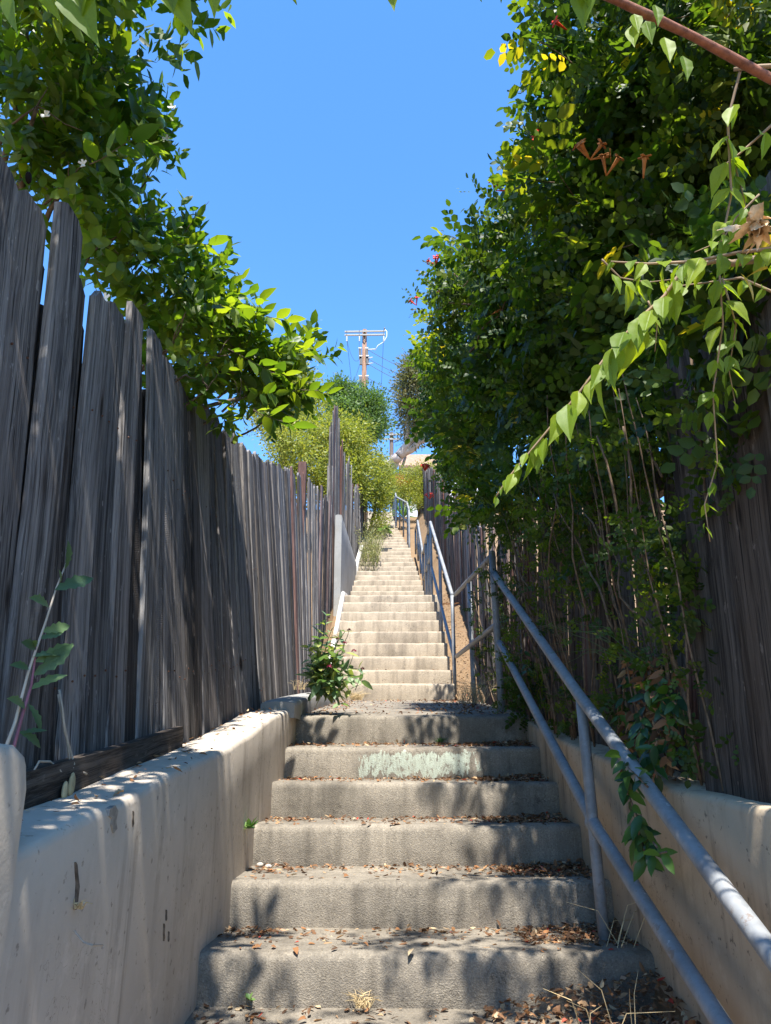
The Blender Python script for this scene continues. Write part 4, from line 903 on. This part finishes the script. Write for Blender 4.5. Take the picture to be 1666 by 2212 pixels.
M['red_tip'] = m_leaf('orange_new_leaf', [(0, (.35, .10, .03)), (1, (.5, .2, .05))], .4, .5, (1.3, 1.1, .7))
far_tree('shrub', 'small shrub with orange new leaves by the top of the stairs', 'shrub', [(872,1045,10,26.5),(862,1038,7,26.5),(882,1050,7,26.5)], 40, dm_fine, 'red_tip', gbase(872, 26.5), .03, seedc=9, sc=(.5, .8))
# feathery weed clump that spills over the left of the upper steps
wc = empty('weed_clump', (-.55, 14.6, stair_z(14.6))); tag(wc, 'feathery pale green weed clump spilling onto the steps on the left', 'weed')
t = T(); r_ = random.Random(8)
mb = MB()
for k in range(190):
    b = Vector((-.62+r_.uniform(-.12, .22), 14.2+r_.uniform(-.2, 1.6), 0)); b.z = stair_z(b.y)-.02
    d = Vector((r_.uniform(-.3, .5), r_.uniform(-.5, .3), 1)).normalized()*r_.uniform(.35, .95); tip = b+d
    mb.tube([b, lerp(b, tip, .5)+Vector((0, 0, .03)), tip], [.003, .002, .001], 3)
    for q in range(9):
        f = r_.uniform(.3, 1); V_, F_ = leaf_v(.075, .16, .05, .1, 1); t.leaf(V_, F_, axes((r_.uniform(-1, 1), r_.uniform(-1, 1), r_.uniform(0, 1)), (0, -.3, 1)), lerp(b, tip, f), 1, r_.random())
M['feather'] = m_leaf('feathery_weed', [(0, (.20, .22, .08)), (.6, (.32, .33, .13)), (1, (.46, .42, .20))], .35, .6, (1.2, 1.2, .7))
V_, F_, q_ = t.done(); mesh_obj('foliage', V_, F_, M['feather'], wc, True, {'rnd': q_})['kind'] = 'stuff'
mb.build('stalks', M['feather'], wc)['kind'] = 'stuff'
# broad-leaved plant beside it, and spiky leaves by the top rail
M['spike_leaf'] = m_leaf('spike_leaf', [(0, (.06, .14, .04)), (1, (.16, .26, .07))], .3, .5, (1.4, 1.5, .6))
def rosette(name, label, cat, c, n, L, W, mat, tilt=(20, 75), seed=1, parent=None):
    o = empty(name, c); tag(o, label, cat); r = random.Random(seed)
    ms = tmpl_meshes([leaf_v(1, W, .12, cu, 3)+(np.full(11, rv),) for cu, rv in ((.1, .3), (.3, .6), (.2, .9))], M[mat], 'leaf')
    for k in range(n):
        a = k*2.4 + r.uniform(-.3, .3); tl = R(r.uniform(*tilt)); leaf_objs(o, ms, [Vector(c)], [Vector((math.cos(a)*math.sin(tl), math.sin(a)*math.sin(tl), math.cos(tl)))], L*r.uniform(.7, 1.1), rg=r)
    return o
rosette('broadleaf_weed', 'broad leaved green weed beside the feathery clump on the steps', 'weed', tuple(at_y(833, 1148, 16.2)), 16, .22, .7, 'spike_leaf', (40, 95), 2)
sp = at_y(*px_of(215, 1390), 23.0); rosette('spiky_plant', 'spiky green plant beside the upper handrail', 'plant', (sp.x, 23.0, hill(23)+.05), 26, .75, .11, 'spike_leaf', (10, 70), 3)
# ================================================================ house
hb = at_c(897, 1010, 46); house = empty('house', (hb.x, hb.y, hill(hb.y))); tag(house, 'small house with brown shingled roof and pale wall above the stairs', 'house')
M['house_wall'] = m_plain('pale_house_wall', (.55, .55, .55), .8, .2, var=.1, scale=4); M['shingle'] = m_plain('brown_shingle', (.30, .19, .13), .85, .2, var=.35, scale=6, bump=.3); M['glass'] = m_plain('window_glass', (.05, .06, .07), .1, .6, var=.2)
e0, e1 = at_c(862, 1009, 46), at_c(940, 1009, 46); rt = at_c(862, 976, 49)
mb = MB(); mb.box(e0.x+.25, e1.x+3.4, e0.y+.4, e0.y+6.5, hill(e0.y)-1, e0.z+.05); mb.build('wall', M['house_wall'], house)
roof = None
mb = MB(); th = .08
A, B = Vector((e0.x, e0.y, e0.z)), Vector((rt.x, e0.y+3.4, rt.z+.1)); xw = e1.x+3.8
mb.add([(A.x, A.y, A.z), (xw, A.y, A.z), (xw, B.y, B.z), (A.x, B.y, B.z), (A.x, A.y, A.z+th), (xw, A.y, A.z+th), (xw, B.y, B.z+th), (A.x, B.y, B.z+th)], [(0,1,2,3)[::-1], (4,5,6,7), (0,1,5,4), (1,2,6,5), (2,3,7,6), (3,0,4,7)])
y2 = 2*B.y - A.y
mb.add([(A.x, y2, A.z), (xw, y2, A.z), (xw, B.y+.002, B.z), (A.x, B.y+.002, B.z), (A.x, y2, A.z+th), (xw, y2, A.z+th), (xw, B.y+.002, B.z+th), (A.x, B.y+.002, B.z+th)], [(0,1,2,3), (4,5,6,7)[::-1], (0,1,5,4)[::-1], (1,2,6,5)[::-1], (2,3,7,6)[::-1], (3,0,4,7)[::-1]])
roof = mb.build('roof', M['shingle'], house)
n_rows = 11
for k in range(n_rows):           # courses of shingles
    f = k/n_rows; p = lerp(A, B, f); mb = MB(); mb.obox(((A.x+xw)/2, p.y+.12, p.z+th+.045+.0), ((xw-A.x)/2+.02, 0, 0), Vector((0, B.y-A.y, B.z-A.z)).normalized()*.17, Vector((0, -(B.z-A.z), B.y-A.y)).normalized()*.014)
    o = mb.build('shingle_course', M['shingle'], roof)
mb = MB(); mb.box(A.x-.02, xw+.02, A.y-.04, A.y-.005, A.z-.14, A.z+.1); mb.build('fascia', m_plain('brown_fascia', (.16, .09, .06)), house)
for xx in (e0.x+.9, e0.x+2.6):
    mb = MB(); mb.box(xx, xx+1.0, e0.y+.36, e0.y+.395, e0.z-1.5, e0.z-.5); w_ = mb.build('window', M['house_wall'], house); mb = MB(); mb.box(xx+.08, xx+.92, e0.y+.34, e0.y+.357, e0.z-1.42, e0.z-.58); mb.build('pane', M['glass'], w_)
# ================================================================ utility pole with two crossarms
pt0 = at_c(788, 713, 62); pole = empty('utility_pole', (pt0.x, pt0.y, hill(pt0.y))); tag(pole, 'wooden utility pole with double crossarm and wires above the treetops', 'utility pole')
M['pole_wood'] = m_wood('pole_wood', (.10, .065, .045), (.30, .20, .15), (.22, .13, .10)); M['arm'] = m_plain('grey_crossarm', (.30, .30, .28), .7, .3, var=.15); M['dark_box'] = m_plain('dark_conduit', (.10, .10, .10), .6, .3); M['insulator'] = m_plain('pale_insulator', (.65, .66, .66), .3, .5, var=.1); M['wire'] = m_plain('wire', (.05, .055, .06), .5, .4)
mb = MB(); mb.tube([(pt0.x, pt0.y, hill(pt0.y)-1), (pt0.x, pt0.y, pt0.z)], [.24, .19], 12); mb.build('shaft', M['pole_wood'], pole, True)
def pp_(px, py, dy=0): v = at_c(px, py, 62); return Vector((v.x, pt0.y+dy, v.z))
for py in (721.5, 730.5):
    a, b = pp_(745.5, py, -.28), pp_(832, py-.6, -.28); mb = MB(); mb.obox(lerp(a, b, .5), (b-a)*.5, (0, .06, 0), (0, 0, .06)); mb.build('crossarm', M['arm'], pole)
for px in (750, 777, 829):
    a, b = pp_(px, 719, -.36), pp_(px, 737, -.36); mb = MB(); mb.tube([a, b], .02, 6); mb.build('bolt', M['dark_box'], pole)
    mb = MB(); c = pp_(px+.6, 741, -.36)
    for k in range(4): mb.tube([c+Vector((0, 0, .20-.12*k)), c+Vector((0, 0, .14-.12*k))], .06, 8)
    mb.build('insulator', M['insulator'], pole, True)
for s in (-1, 1):
    mb = MB(); mb.tube([pp_(788+s*.5, 746, -.3), pp_(788+s*4, 733, -.3)], .03, 6); mb.build('brace', M['pole_wood'], pole)
mb = MB(); c = pp_(831, 717, -.28); mb.tube([c, c+Vector((0, 0, .2))], [.07, .05], 8); mb.build('lightning_arrester', M['dark_box'], pole, True)
for (xa, ya, yb) in [(779, 765, 790), (793.5, 765, 790), (781, 785, 805), (795, 785, 805), (780.5, 835, 850), (795, 835, 850)]:
    a, b = pp_(xa, ya, -.22), pp_(xa+.8, yb, -.22); mb = MB(); mb.obox(lerp(a, b, .5), (.11, 0, 0), (0, .08, 0), (b-a)*.5); mb.build('steel_bracket', M['dark_box'], pole)
    mb = MB(); mb.obox(a+Vector((0, -.01, .05)), (.12, 0, 0), (0, .09, 0), (0, 0, .05)); mb.build('bracket_cap', M['insulator'], pole)
def wire(p, q, sag, name='wire', r=.022):
    mb = MB(); pts = [lerp(p, q, i/14) - Vector((0, 0, sag*4*(i/14)*(1-i/14))) for i in range(15)]; mb.tube(pts, r, 5); mb.build(name, M['wire'], pole)
def far(px, py, zc): return at_c(px, py, zc)
wire(pp_(794, 766, -.25), far(1010, 835, 52), .5); wire(pp_(795, 789, -.25), far(1010, 850, 52), .5); wire(pp_(795, 802, -.25), far(1010, 866, 52), .5); wire(pp_(796, 838, -.25), far(1010, 905, 52), .4)
wire(pp_(751, 744, -.36), far(763, 850, 66), .1, r=.016); wire(pp_(829, 744, -.36), far(823, 850, 66), .1, r=.016); wire(pp_(751, 744, -.36), pp_(779, 790, -.25), .9, r=.016); wire(pp_(777, 744, -.36), pp_(779, 784, -.25), .2, r=.014); wire(pp_(782, 790, -.25), far(757, 840, 70), .3, r=.016)
mb = MB(); pts = [pp_(831, 716, -.3), pp_(836, 722, -.3), pp_(836, 735, -.3), pp_(830, 748, -.3), pp_(817, 758, -.3), pp_(811, 770, -.3)]; mb.tube(pts, .035, 6); mb.build('jumper_cable', M['insulator'], pole, True)
for (a, b) in [((796, 767), (812, 771.5)), ((797, 789), (806, 792)), ((797, 803), (807, 806))]:
    mb = MB(); mb.tube([pp_(*a, -.25), pp_(*b, -.6)], .05, 6); mb.build('insulator', M['insulator'], pole)
p2 = at_c(846, 935, 75); pole2 = empty('utility_pole', (p2.x, p2.y, hill(p2.y))); tag(pole2, 'thin distant utility pole between the trees left of the pale gum trunk', 'utility pole')
mb = MB(); mb.tube([(p2.x, p2.y, hill(p2.y)-1), p2], .2, 8); mb.build('shaft', M['pole_wood'], pole2)
for dz in (.3, .8): mb = MB(); mb.box(p2.x-.9, p2.x+.9, p2.y-.3, p2.y-.2, p2.z-dz-.08, p2.z-dz+.08); mb.build('crossarm', M['arm'], pole2)
# ================================================================ things on and by the wall
# plank lying against the foot of the left fence
a, b = at_x(45, 1752, -.80), at_x(375, 1622, -.815)
M['plank'] = m_wood('old_plank', (.03, .024, .02), (.12, .10, .085), (.09, .07, .055)); ln = (b-a).length
V_, F_ = board_mesh(.095, ln+.1, .035, 77, .004, .004); o = mesh_obj('plank', V_, F_, M['plank']); tag(o, 'dark old plank lying on the wall top against the left fence', 'plank')
zdir = (b-a).normalized(); xdir = Vector((0, 0, 1)) - zdir*zdir.z; xdir.normalize(); ydir = zdir.cross(xdir)
o.matrix_basis = Matrix.Translation(a+Vector((0, 0, .035))-zdir*.05) @ Matrix((xdir, ydir, zdir)).transposed().to_4x4()
# dry twine and stalks hanging there
M['dry_stem'] = m_plain('dry_stem', (.40, .34, .27), .9, .15, var=.25); M['straw'] = m_plain('straw', (.52, .40, .22), .9, .15, var=.3)
tw = empty('dry_vine', tuple(at_x(150, 1690, -.80))); tag(tw, 'dry grey tendril hanging on the left fence over the plank', 'dry vine')
for path in [[(128, 1490), (135, 1530), (140, 1580), (152, 1620), (160, 1650), (152, 1680), (148, 1705)], [(126, 1500), (138, 1560), (146, 1600), (150, 1640), (158, 1660)], [(160, 1655), (172, 1665), (188, 1672)], [(63, 1720), (70, 1670), (85, 1645), (108, 1645), (130, 1665), (150, 1690)]]:
    mb = MB(); mb.tube([at_x(px, py, -.80+.012*i % .03) for i, (px, py) in enumerate(path)], .0028, 5); mb.build('tendril', M['dry_stem'], tw, True)
for px, py, s in [(155, 1695, .035), (140, 1710, .03)]:
    c = at_x(px, py, -.77); mb = MB(); mb.sphere(c, (.006, s*.45, s*.8), 8, 6); mb.build('pod', M['straw'], tw, True)
# wild lettuce growing behind the near end of the wall
lt_ = empty('wild_lettuce', tuple(at_x(30, 1620, -.74))); tag(lt_, 'lobed leaf weed with purple stalk standing before the near left fence boards', 'weed')
M['purple_stem'] = m_plain('purple_stem', (.24, .10, .13), .6, .3, var=.3)
lob = [(.08, .22), (.18, .5), (.27, .40), (.38, .78), (.46, .58), (.58, .88), (.66, .62), (.78, .55), (.9, .24)]
ll = tmpl_meshes([leaf_v(1, .38, .16, c, 3, lob)+(np.full(3*len(lob)+2, rv),) for c, rv in ((.1, .2), (.3, .5), (.2, .8))], M['weed_leaf'], 'leaf')
XWL = -.74
def lettuce(path, leaves, mat):
    mb = MB(); pts = [at_x(px, py, XWL) for px, py in path]; mb.tube(pts, [.0038-.0022*i/(len(pts)-1) for i in range(len(pts))], 6); mb.build('stalk', M[mat], lt_, True)
    for px, py, an, L in leaves: 
        p = at_x(px, py, XWL); d = Vector((.0, 0, 0)); e = at_x(px+20*math.cos(an), py-20*math.sin(an), XWL+.01) - p
        leaf_objs(lt_, ll, [p], [e], L*.85, up=(.8, -.7, .5), jit=.8)
lettuce([(0, 1500+150), (33, 1560), (62, 1450), (100, 1340), (122, 1270), (150, 1200)], [(62, 1445, 2.4, .09), (70, 1420, .3, .09), (85, 1380, .3, .08), (78, 1400, 2.6, .10), (90, 1365, .25, .11), (118, 1275, .35, .12), (105, 1310, 2.3, .12), (140, 1230, 1.2, .07), (148, 1210, 1.6, .06), (130, 1260, 1.4, .06)], 'dry_stem')
lettuce([(20, 1650), (50, 1540), (68, 1480), (75, 1430), (78, 1390)], [(55, 1530, 2.2, .11), (60, 1520, -.9, .10), (65, 1490, .5, .12), (70, 1460, .6, .13), (74, 1430, .4, .12), (40, 1580, -.4, .09), (42, 1585, .2, .08), (76, 1400, 1.6, .06)], 'purple_stem')
# red valerian at the left of the landing
vb = at_y(690, 1490, 4.9); val = empty('flowering_weed', (vb.x, 4.9, stair_z(4.9))); tag(val, 'grey green weed with pink flower heads spilling over the landing curb', 'weed')
M['val_leaf'] = m_leaf('grey_green_leaf', [(0, (.09, .16, .08)), (.5, (.17, .26, .14)), (.85, (.26, .35, .18)), (1, (.36, .38, .12))], .35, .5, (1.4, 1.6, .6)); M['pink'] = m_plain('pink_petal', (.42, .05, .14), .6, .3, var=.3, scale=200); M['maroon'] = m_plain('maroon_petal', (.16, .03, .04), .6, .3, var=.3, scale=200)
vl = tmpl_meshes([leaf_v(1, .45, .12, c, 3)+(np.full(11, rv),) for c, rv in ((.1, .2), (.3, .5), (.2, .8), (.15, 1.0))], M['val_leaf'], 'leaf')
r_ = random.Random(21); tips = [(705, 1330), (745, 1365), (775, 1445), (780, 1470), (735, 1520), (665, 1400), (668, 1450), (690, 1380), (720, 1420), (740, 1440), (700, 1440), (755, 1490), (680, 1480), (715, 1480), (690, 1350), (725, 1460), (745, 1410), (672, 1425), (705, 1400), (730, 1500), (760, 1465), (715, 1365), (700, 1470), (680, 1440), (735, 1470), (710, 1500), (690, 1420), (675, 1500), (725, 1395), (752, 1450), (695, 1505), (740, 1490)]
for i, (px, py) in enumerate(tips):
    b_ = Vector((at_y(695, 1490, 4.95).x + r_.uniform(-.06, .06), 4.95+r_.uniform(-.1, .15), at_y(695, 1500, 4.95).z)); tip = at_y(px, py, 4.75+r_.uniform(-.1, .25))
    mb = MB(); mid = lerp(b_, tip, .5)+Vector((0, 0, .05)); pts = [b_, lerp(b_, mid, .5)+Vector((0, 0, .02)), mid, lerp(mid, tip, .5)+Vector((0, 0, .02)), tip]; mb.tube(pts, [.004, .0035, .003, .0025, .002], 5); mb.build('stalk', M['val_leaf'], val, True)
    for q in range(6):
        f = .2+.8*q/5; p = lerp(b_, tip, f)+Vector((0, 0, .05*math.sin(math.pi*f))); t_ = (tip-b_).normalized(); u = t_.orthogonal().normalized(); u.rotate(Matrix.Rotation(q*1.57+i, 3, t_))
        for s in (1, -1): leaf_objs(val, vl, [p], [u*s*.9+t_*.6+Vector((0, 0, -.1))], r_.uniform(.075, .125)*(1.1-.35*f), rg=r_)
for px, py, s, mt in [(765, 1408, .019, 'pink'), (712, 1442, .022, 'pink'), (754, 1362, .011, 'maroon'), (745, 1390, .012, 'pink'), (783, 1446, .010, 'maroon'), (730, 1382, .012, 'maroon')]:
    c = at_y(px, py, 4.7); t = T()
    for k in range(34):
        u = Vector((r_.gauss(0, 1), r_.gauss(0, 1), abs(r_.gauss(0, 1)))).normalized(); V_, F_ = leaf_v(.011, .6, .1, .1, 1); t.leaf(V_, F_, axes(u, (r_.random(), r_.random(), 1)), c+u*s*.5, 1, r_.random())
    V_, F_, q_ = t.done(); mesh_obj('flower_head', V_, F_, M[mt], val, False)
    mb = MB(); limb(mb, c-Vector((.05, -.1, .12)), c, .003, .002, rng, .05, 4, 4); mb.build('stalk', M['val_leaf'], val)
# plants on the right wall top
rwp = empty('trailing_plant', tuple(at_x(1400, 1650, .80))); tag(rwp, 'glossy leaved plant trailing over the right wall and handrail', 'plant')
M['glossy'] = m_leaf('glossy_leaf', [(0, (.015, .05, .018)), (.6, (.035, .10, .025)), (1, (.10, .19, .03))], .35, .35, (1.8, 1.8, .5), .5)
gl = tmpl_meshes([leaf_v(1, .42, .12, c, 3)+(np.full(11, rv),) for c, rv in ((.1, .1), (.3, .45), (.2, .75), (.15, 1.0))], M['glossy'], 'leaf')
for path, n, X in [([(1400, 1480), (1390, 1560), (1370, 1640), (1360, 1700)], 22, .80), ([(1360, 1640), (1350, 1690), (1370, 1750), (1395, 1800), (1420, 1830)], 22, .70), ([(1430, 1440), (1420, 1500), (1445, 1540)], 16, .82), ([(1370, 1780), (1400, 1850), (1440, 1840)], 12, .68), ([(1130, 1400), (1140, 1450), (1120, 1520)], 14, .80), ([(1420, 1600), (1400, 1650), (1380, 1680)], 12, .76), ([(1400, 1420), (1350, 1480), (1340, 1560)], 12, .84), ([(1440, 1480), (1460, 1560), (1440, 1640)], 18, .82), ([(1380, 1540), (1400, 1600), (1420, 1680)], 18, .78), ([(1340, 1620), (1360, 1660), (1400, 1700)], 16, .70), ([(1385, 1760), (1380, 1810), (1400, 1860)], 12, .69), ([(1410, 1460), (1440, 1500), (1460, 1520)], 14, .80)]:
    pts = [at_x(px, py, X + rng.uniform(-.02, .02)) for px, py in path]; mb = MB(); mb.tube(pts, .003, 5); mb.build('stem', M['vine_stem'], rwp, True)
    for k in range(n):
        f = k/n*(len(pts)-1); i = int(f); p = lerp(pts[i], pts[i+1], f-i); d = (pts[i+1]-pts[i]).normalized(); u = d.orthogonal().normalized(); u.rotate(Matrix.Rotation(k*2.4, 3, d))
        leaf_objs(rwp, gl, [p], [u*.8+d*.6+Vector((-.25, -.15, -.2))], rng.uniform(.05, .08), up=(-.6, -.6, .6))
t = T(); r_ = random.Random(4)
for k in range(170):
    px, py = r_.uniform(1340, 1460), r_.uniform(1420, 1700); c = at_x(px, py, .84+r_.uniform(-.06, .05)); V_, F_ = leaf_v(.04, .5, r_.uniform(-.3, .4), r_.uniform(.2, 1), 2); t.leaf(V_, F_, axes((r_.uniform(-1, 1), r_.uniform(-1, 1), r_.uniform(-1, .3)), (r_.uniform(-1, 1), r_.uniform(-1, 1), .5)), c, 1, r_.random())
M['dry_leaf'] = m_leaf('dry_leaf', [(0, (.09, .05, .03)), (.35, (.20, .105, .055)), (.6, (.30, .14, .06)), (.82, (.38, .25, .14)), (.96, (.50, .39, .25)), (1, (.45, .05, .03))], .15, .7, (1.2, 1, .8), .2)
V_, F_, q_ = t.done(); mesh_obj('withered_leaves', V_, F_, M['dry_leaf'], rwp, True, {'rnd': q_})['kind'] = 'stuff'
mb = MB(); 
for k in range(9):
    a = at_x(1400+rng.uniform(-20, 20), 1440, .80); b = at_x(1150+rng.uniform(-30, 120), 1330+rng.uniform(-20, 110), .70+rng.uniform(-.1, .1)); limb(mb, a, b, .0018, .0008, rng, .03, 8, 4, .05)
mb.build('grass_blades', M['spike_leaf'], rwp)
# ================================================================ leaf litter, dry grass, small weeds, pebbles
t = T(); r_ = random.Random(14)
def litter(x0, x1, y0, y1, n, zf, bias=None, L=(.010, .034)):
    for k in range(n):
        x = r_.uniform(x0, x1); y = r_.uniform(y0, y1)
        if bias and r_.random() > bias(x, y): continue
        l = r_.uniform(*L); V_, F_ = leaf_v(l, r_.uniform(.3, .65), r_.uniform(-.4, .5), r_.uniform(-.3, .7), 2)
        t.leaf(V_, F_, axes((r_.uniform(-1, 1), r_.uniform(-1, 1), r_.uniform(-.15, .25)), (r_.uniform(-.5, .5), r_.uniform(-.5, .5), 1)), (x, y, zf(x, y)+r_.uniform(.002, .009)), 1, r_.random()**1.2 if r_.random() > .012 else 1.0)
def tread(i):
    s, e = steps[i], steps[i+1]; zb = e[4] if e[4] else e[3]-.165
    return s, e, (lambda x, y: s[3] + (zb-s[3])*(y-s[2])/(e[2]-s[2]))
for i in range(5):
    s, e, zf = tread(i); d = e[2]-s[2]
    litter(s[0]+.01, s[1]-.01, s[2]+.02, e[2]-.005, 1700, zf, lambda x, y: .08 + .75*max(0, (y-s[2])/d)**2.2*(.35+.65*max(0, (x+.3)/1.1)) + (.6 if x > .45 and (y-s[2])/d > .35 else 0) + (.45 if x < -.42 and (y-s[2])/d > .5 else 0))
    def pile(x, y, zf=zf, s=s, d=d): return zf(x, y) + .035*max(0, (x-.45)/.35)*max(0, (y-s[2])/d-.3)
    litter(.42, .79, s[2]+.12, e[2]-.005, 420, pile)
zf0 = lambda x, y: steps[0][4]-.05 + .054*(y-(yf-1.1))/1.1
litter(-.62, .8, yf-.8, yf-.01, 1100, zf0, lambda x, y: .35 + .4*(y > yf-.12))
litter(.25, .8, yf-.75, yf-.01, 1700, lambda x, y: zf0(x, y)+.11*max(0, (x-.25)/.55)*(.5+.5*(y-yf+.75)/.75), lambda x, y: .4+.6*(x-.25)/.55, (.012, .038))
s, e, zf = tread(5); litter(-.6, .78, 4.76, 8.15, 2600, zf, lambda x, y: .18 + .6*(x > .35) + .5*(x < -.42) + .4*(y > 7.8))
litter(.62, .98, 4.8, 8.4, 1500, lambda x, y: hill(y)+.03)
litter(-.82, -.64, 1.3, 4.5, 110, lambda x, y: float(np.interp(y, [a for a, b in lw], [b for a, b in lw]))+.004)
for i in range(6, 15):
    s, e, zf = tread(i); litter(s[0]+.01, s[1], s[2]+.05, e[2], 90, zf, lambda x, y: .1 + .8*(x > .4) + .7*(x < -.6))
litter(.62, .95, 8.3, 13, 900, lambda x, y: hill(y)+.03)
V_, F_, q_ = t.done(); lo = mesh_obj('leaf_litter', V_, F_, M['dry_leaf'], None, True, {'rnd': q_}); tag(lo, 'dry brown and orange fallen leaves scattered over the steps', 'leaf litter', kind='stuff')
# dry grass tufts
def tuft(name, label, c, n, h, mat, spread=.5, seed=1, group=None):
    r = random.Random(seed); mb = MB(); c = Vector(c)
    for k in range(n):
        d = Vector((r.uniform(-1, 1)*spread, r.uniform(-1, 1)*spread, 1)).normalized()*h*r.uniform(.4, 1.1); b = c+Vector((r.uniform(-1, 1)*.4*h, r.uniform(-.3, .1)*h, 0)); m_ = b+d*.55+Vector((0, 0, .1*h)); mb.tube([b, m_, b+d+Vector((d.x*.5, d.y*.5, -.15*h))], [.0016, .0012, .0005], 3, False)
    o = mb.build(name, M[mat], None); tag(o, label, 'dry grass', group); return o
tuft('grass_tuft', 'straw tuft against the middle of the lowest riser', at_y(785, 2175, yf-.03), 40, .06, 'straw', .9, 1)
tuft('grass_tuft', 'straw tuft at the left end under the top lower step', at_y(625, 1605, steps[5][2]-.03), 70, .07, 'straw', 1.2, 2)
tuft('grass_tuft', 'straw tuft beside the flowering weed on the landing', at_y(770, 1512, 7.9), 120, .14, 'straw', 1.2, 3)
tuft('grass_tuft', 'dry grass at the foot of the landing railing', at_y(1020, 1520, 6.3), 120, .28, 'straw', .8, 4)
tuft('grass_tuft', 'dry grass under the left end of the white curb', at_y(727, 1380, 8.1), 60, .13, 'straw', 1.1, 5)
tuft('grass_tuft', 'thin dry stalks by the handrail post on the lowest step', (pb.x+.04, 2.75, pb.z-.01), 9, .22, 'straw', 1.4, 6)
tuft('grass_tuft', 'dry stalks standing in the leaf heap at lower right', (.55, 2.2, zf0(.5, 2.2)+.03), 10, .24, 'straw', .5, 7)
tuft('grass_tuft', 'little green grass blades below the top lower riser', at_y(950, 1603, steps[5][2]-.02), 40, .045, 'spike_leaf', 1.6, 8)
tuft('grass_tuft', 'straw stuck on the stuccoed wall at the lower left', at_x(168, 1962, XL+.008), 16, .032, 'straw', 1.0, 9)
tuft('grass_tuft', 'dry stems at the fence foot left of the flowering weed', at_x(648, 1490, -.80), 26, .12, 'straw', .7, 10)
mb = MB(); mb.tube([at_x(160, 2010, XL+.01), at_x(180, 2035, XL+.03), at_x(200, 2042, XL+.05), at_x(222, 2042, XL+.05), at_x(221, 2050, XL+.05)], .0018, 5); tag(mb.build('dry_stalk', M['dry_stem']), 'thin pale bent stalk sticking out of the left stucco wall', 'stalk')
wr = at_x(540, 1790, XL+.02); rosette('small_weed', 'small green rosette weed at the left end of the fourth riser', 'weed', tuple(wr), 16, .055, .42, 'spike_leaf', (15, 95), 7)
wr = at_y(540, 2160, yf-.02); rosette('small_weed', 'tiny green seedling at the foot of the lowest riser', 'weed', tuple(wr), 5, .03, .7, 'spike_leaf', (20, 80), 8)
r_ = random.Random(31); M['pebble'] = m_plain('pebble', (.34, .31, .27), .85, .2)
for lab, px, py, y in [('pale pebble at the back of the lowest tread', 667, 2013, steps[1][2]-.03), ('small pebble on the third tread at left', 562, 1868, steps[2][2]-.04), ('small grey stone on the third tread near the wall', 580, 1872, steps[2][2]-.06)]:
    c = at_y(px, py, y); mb = MB(); mb.sphere(c, (.016, .012, .010), 8, 6); o = mb.build('pebble', M['pebble'], None, True); tag(o, lab, 'pebble')
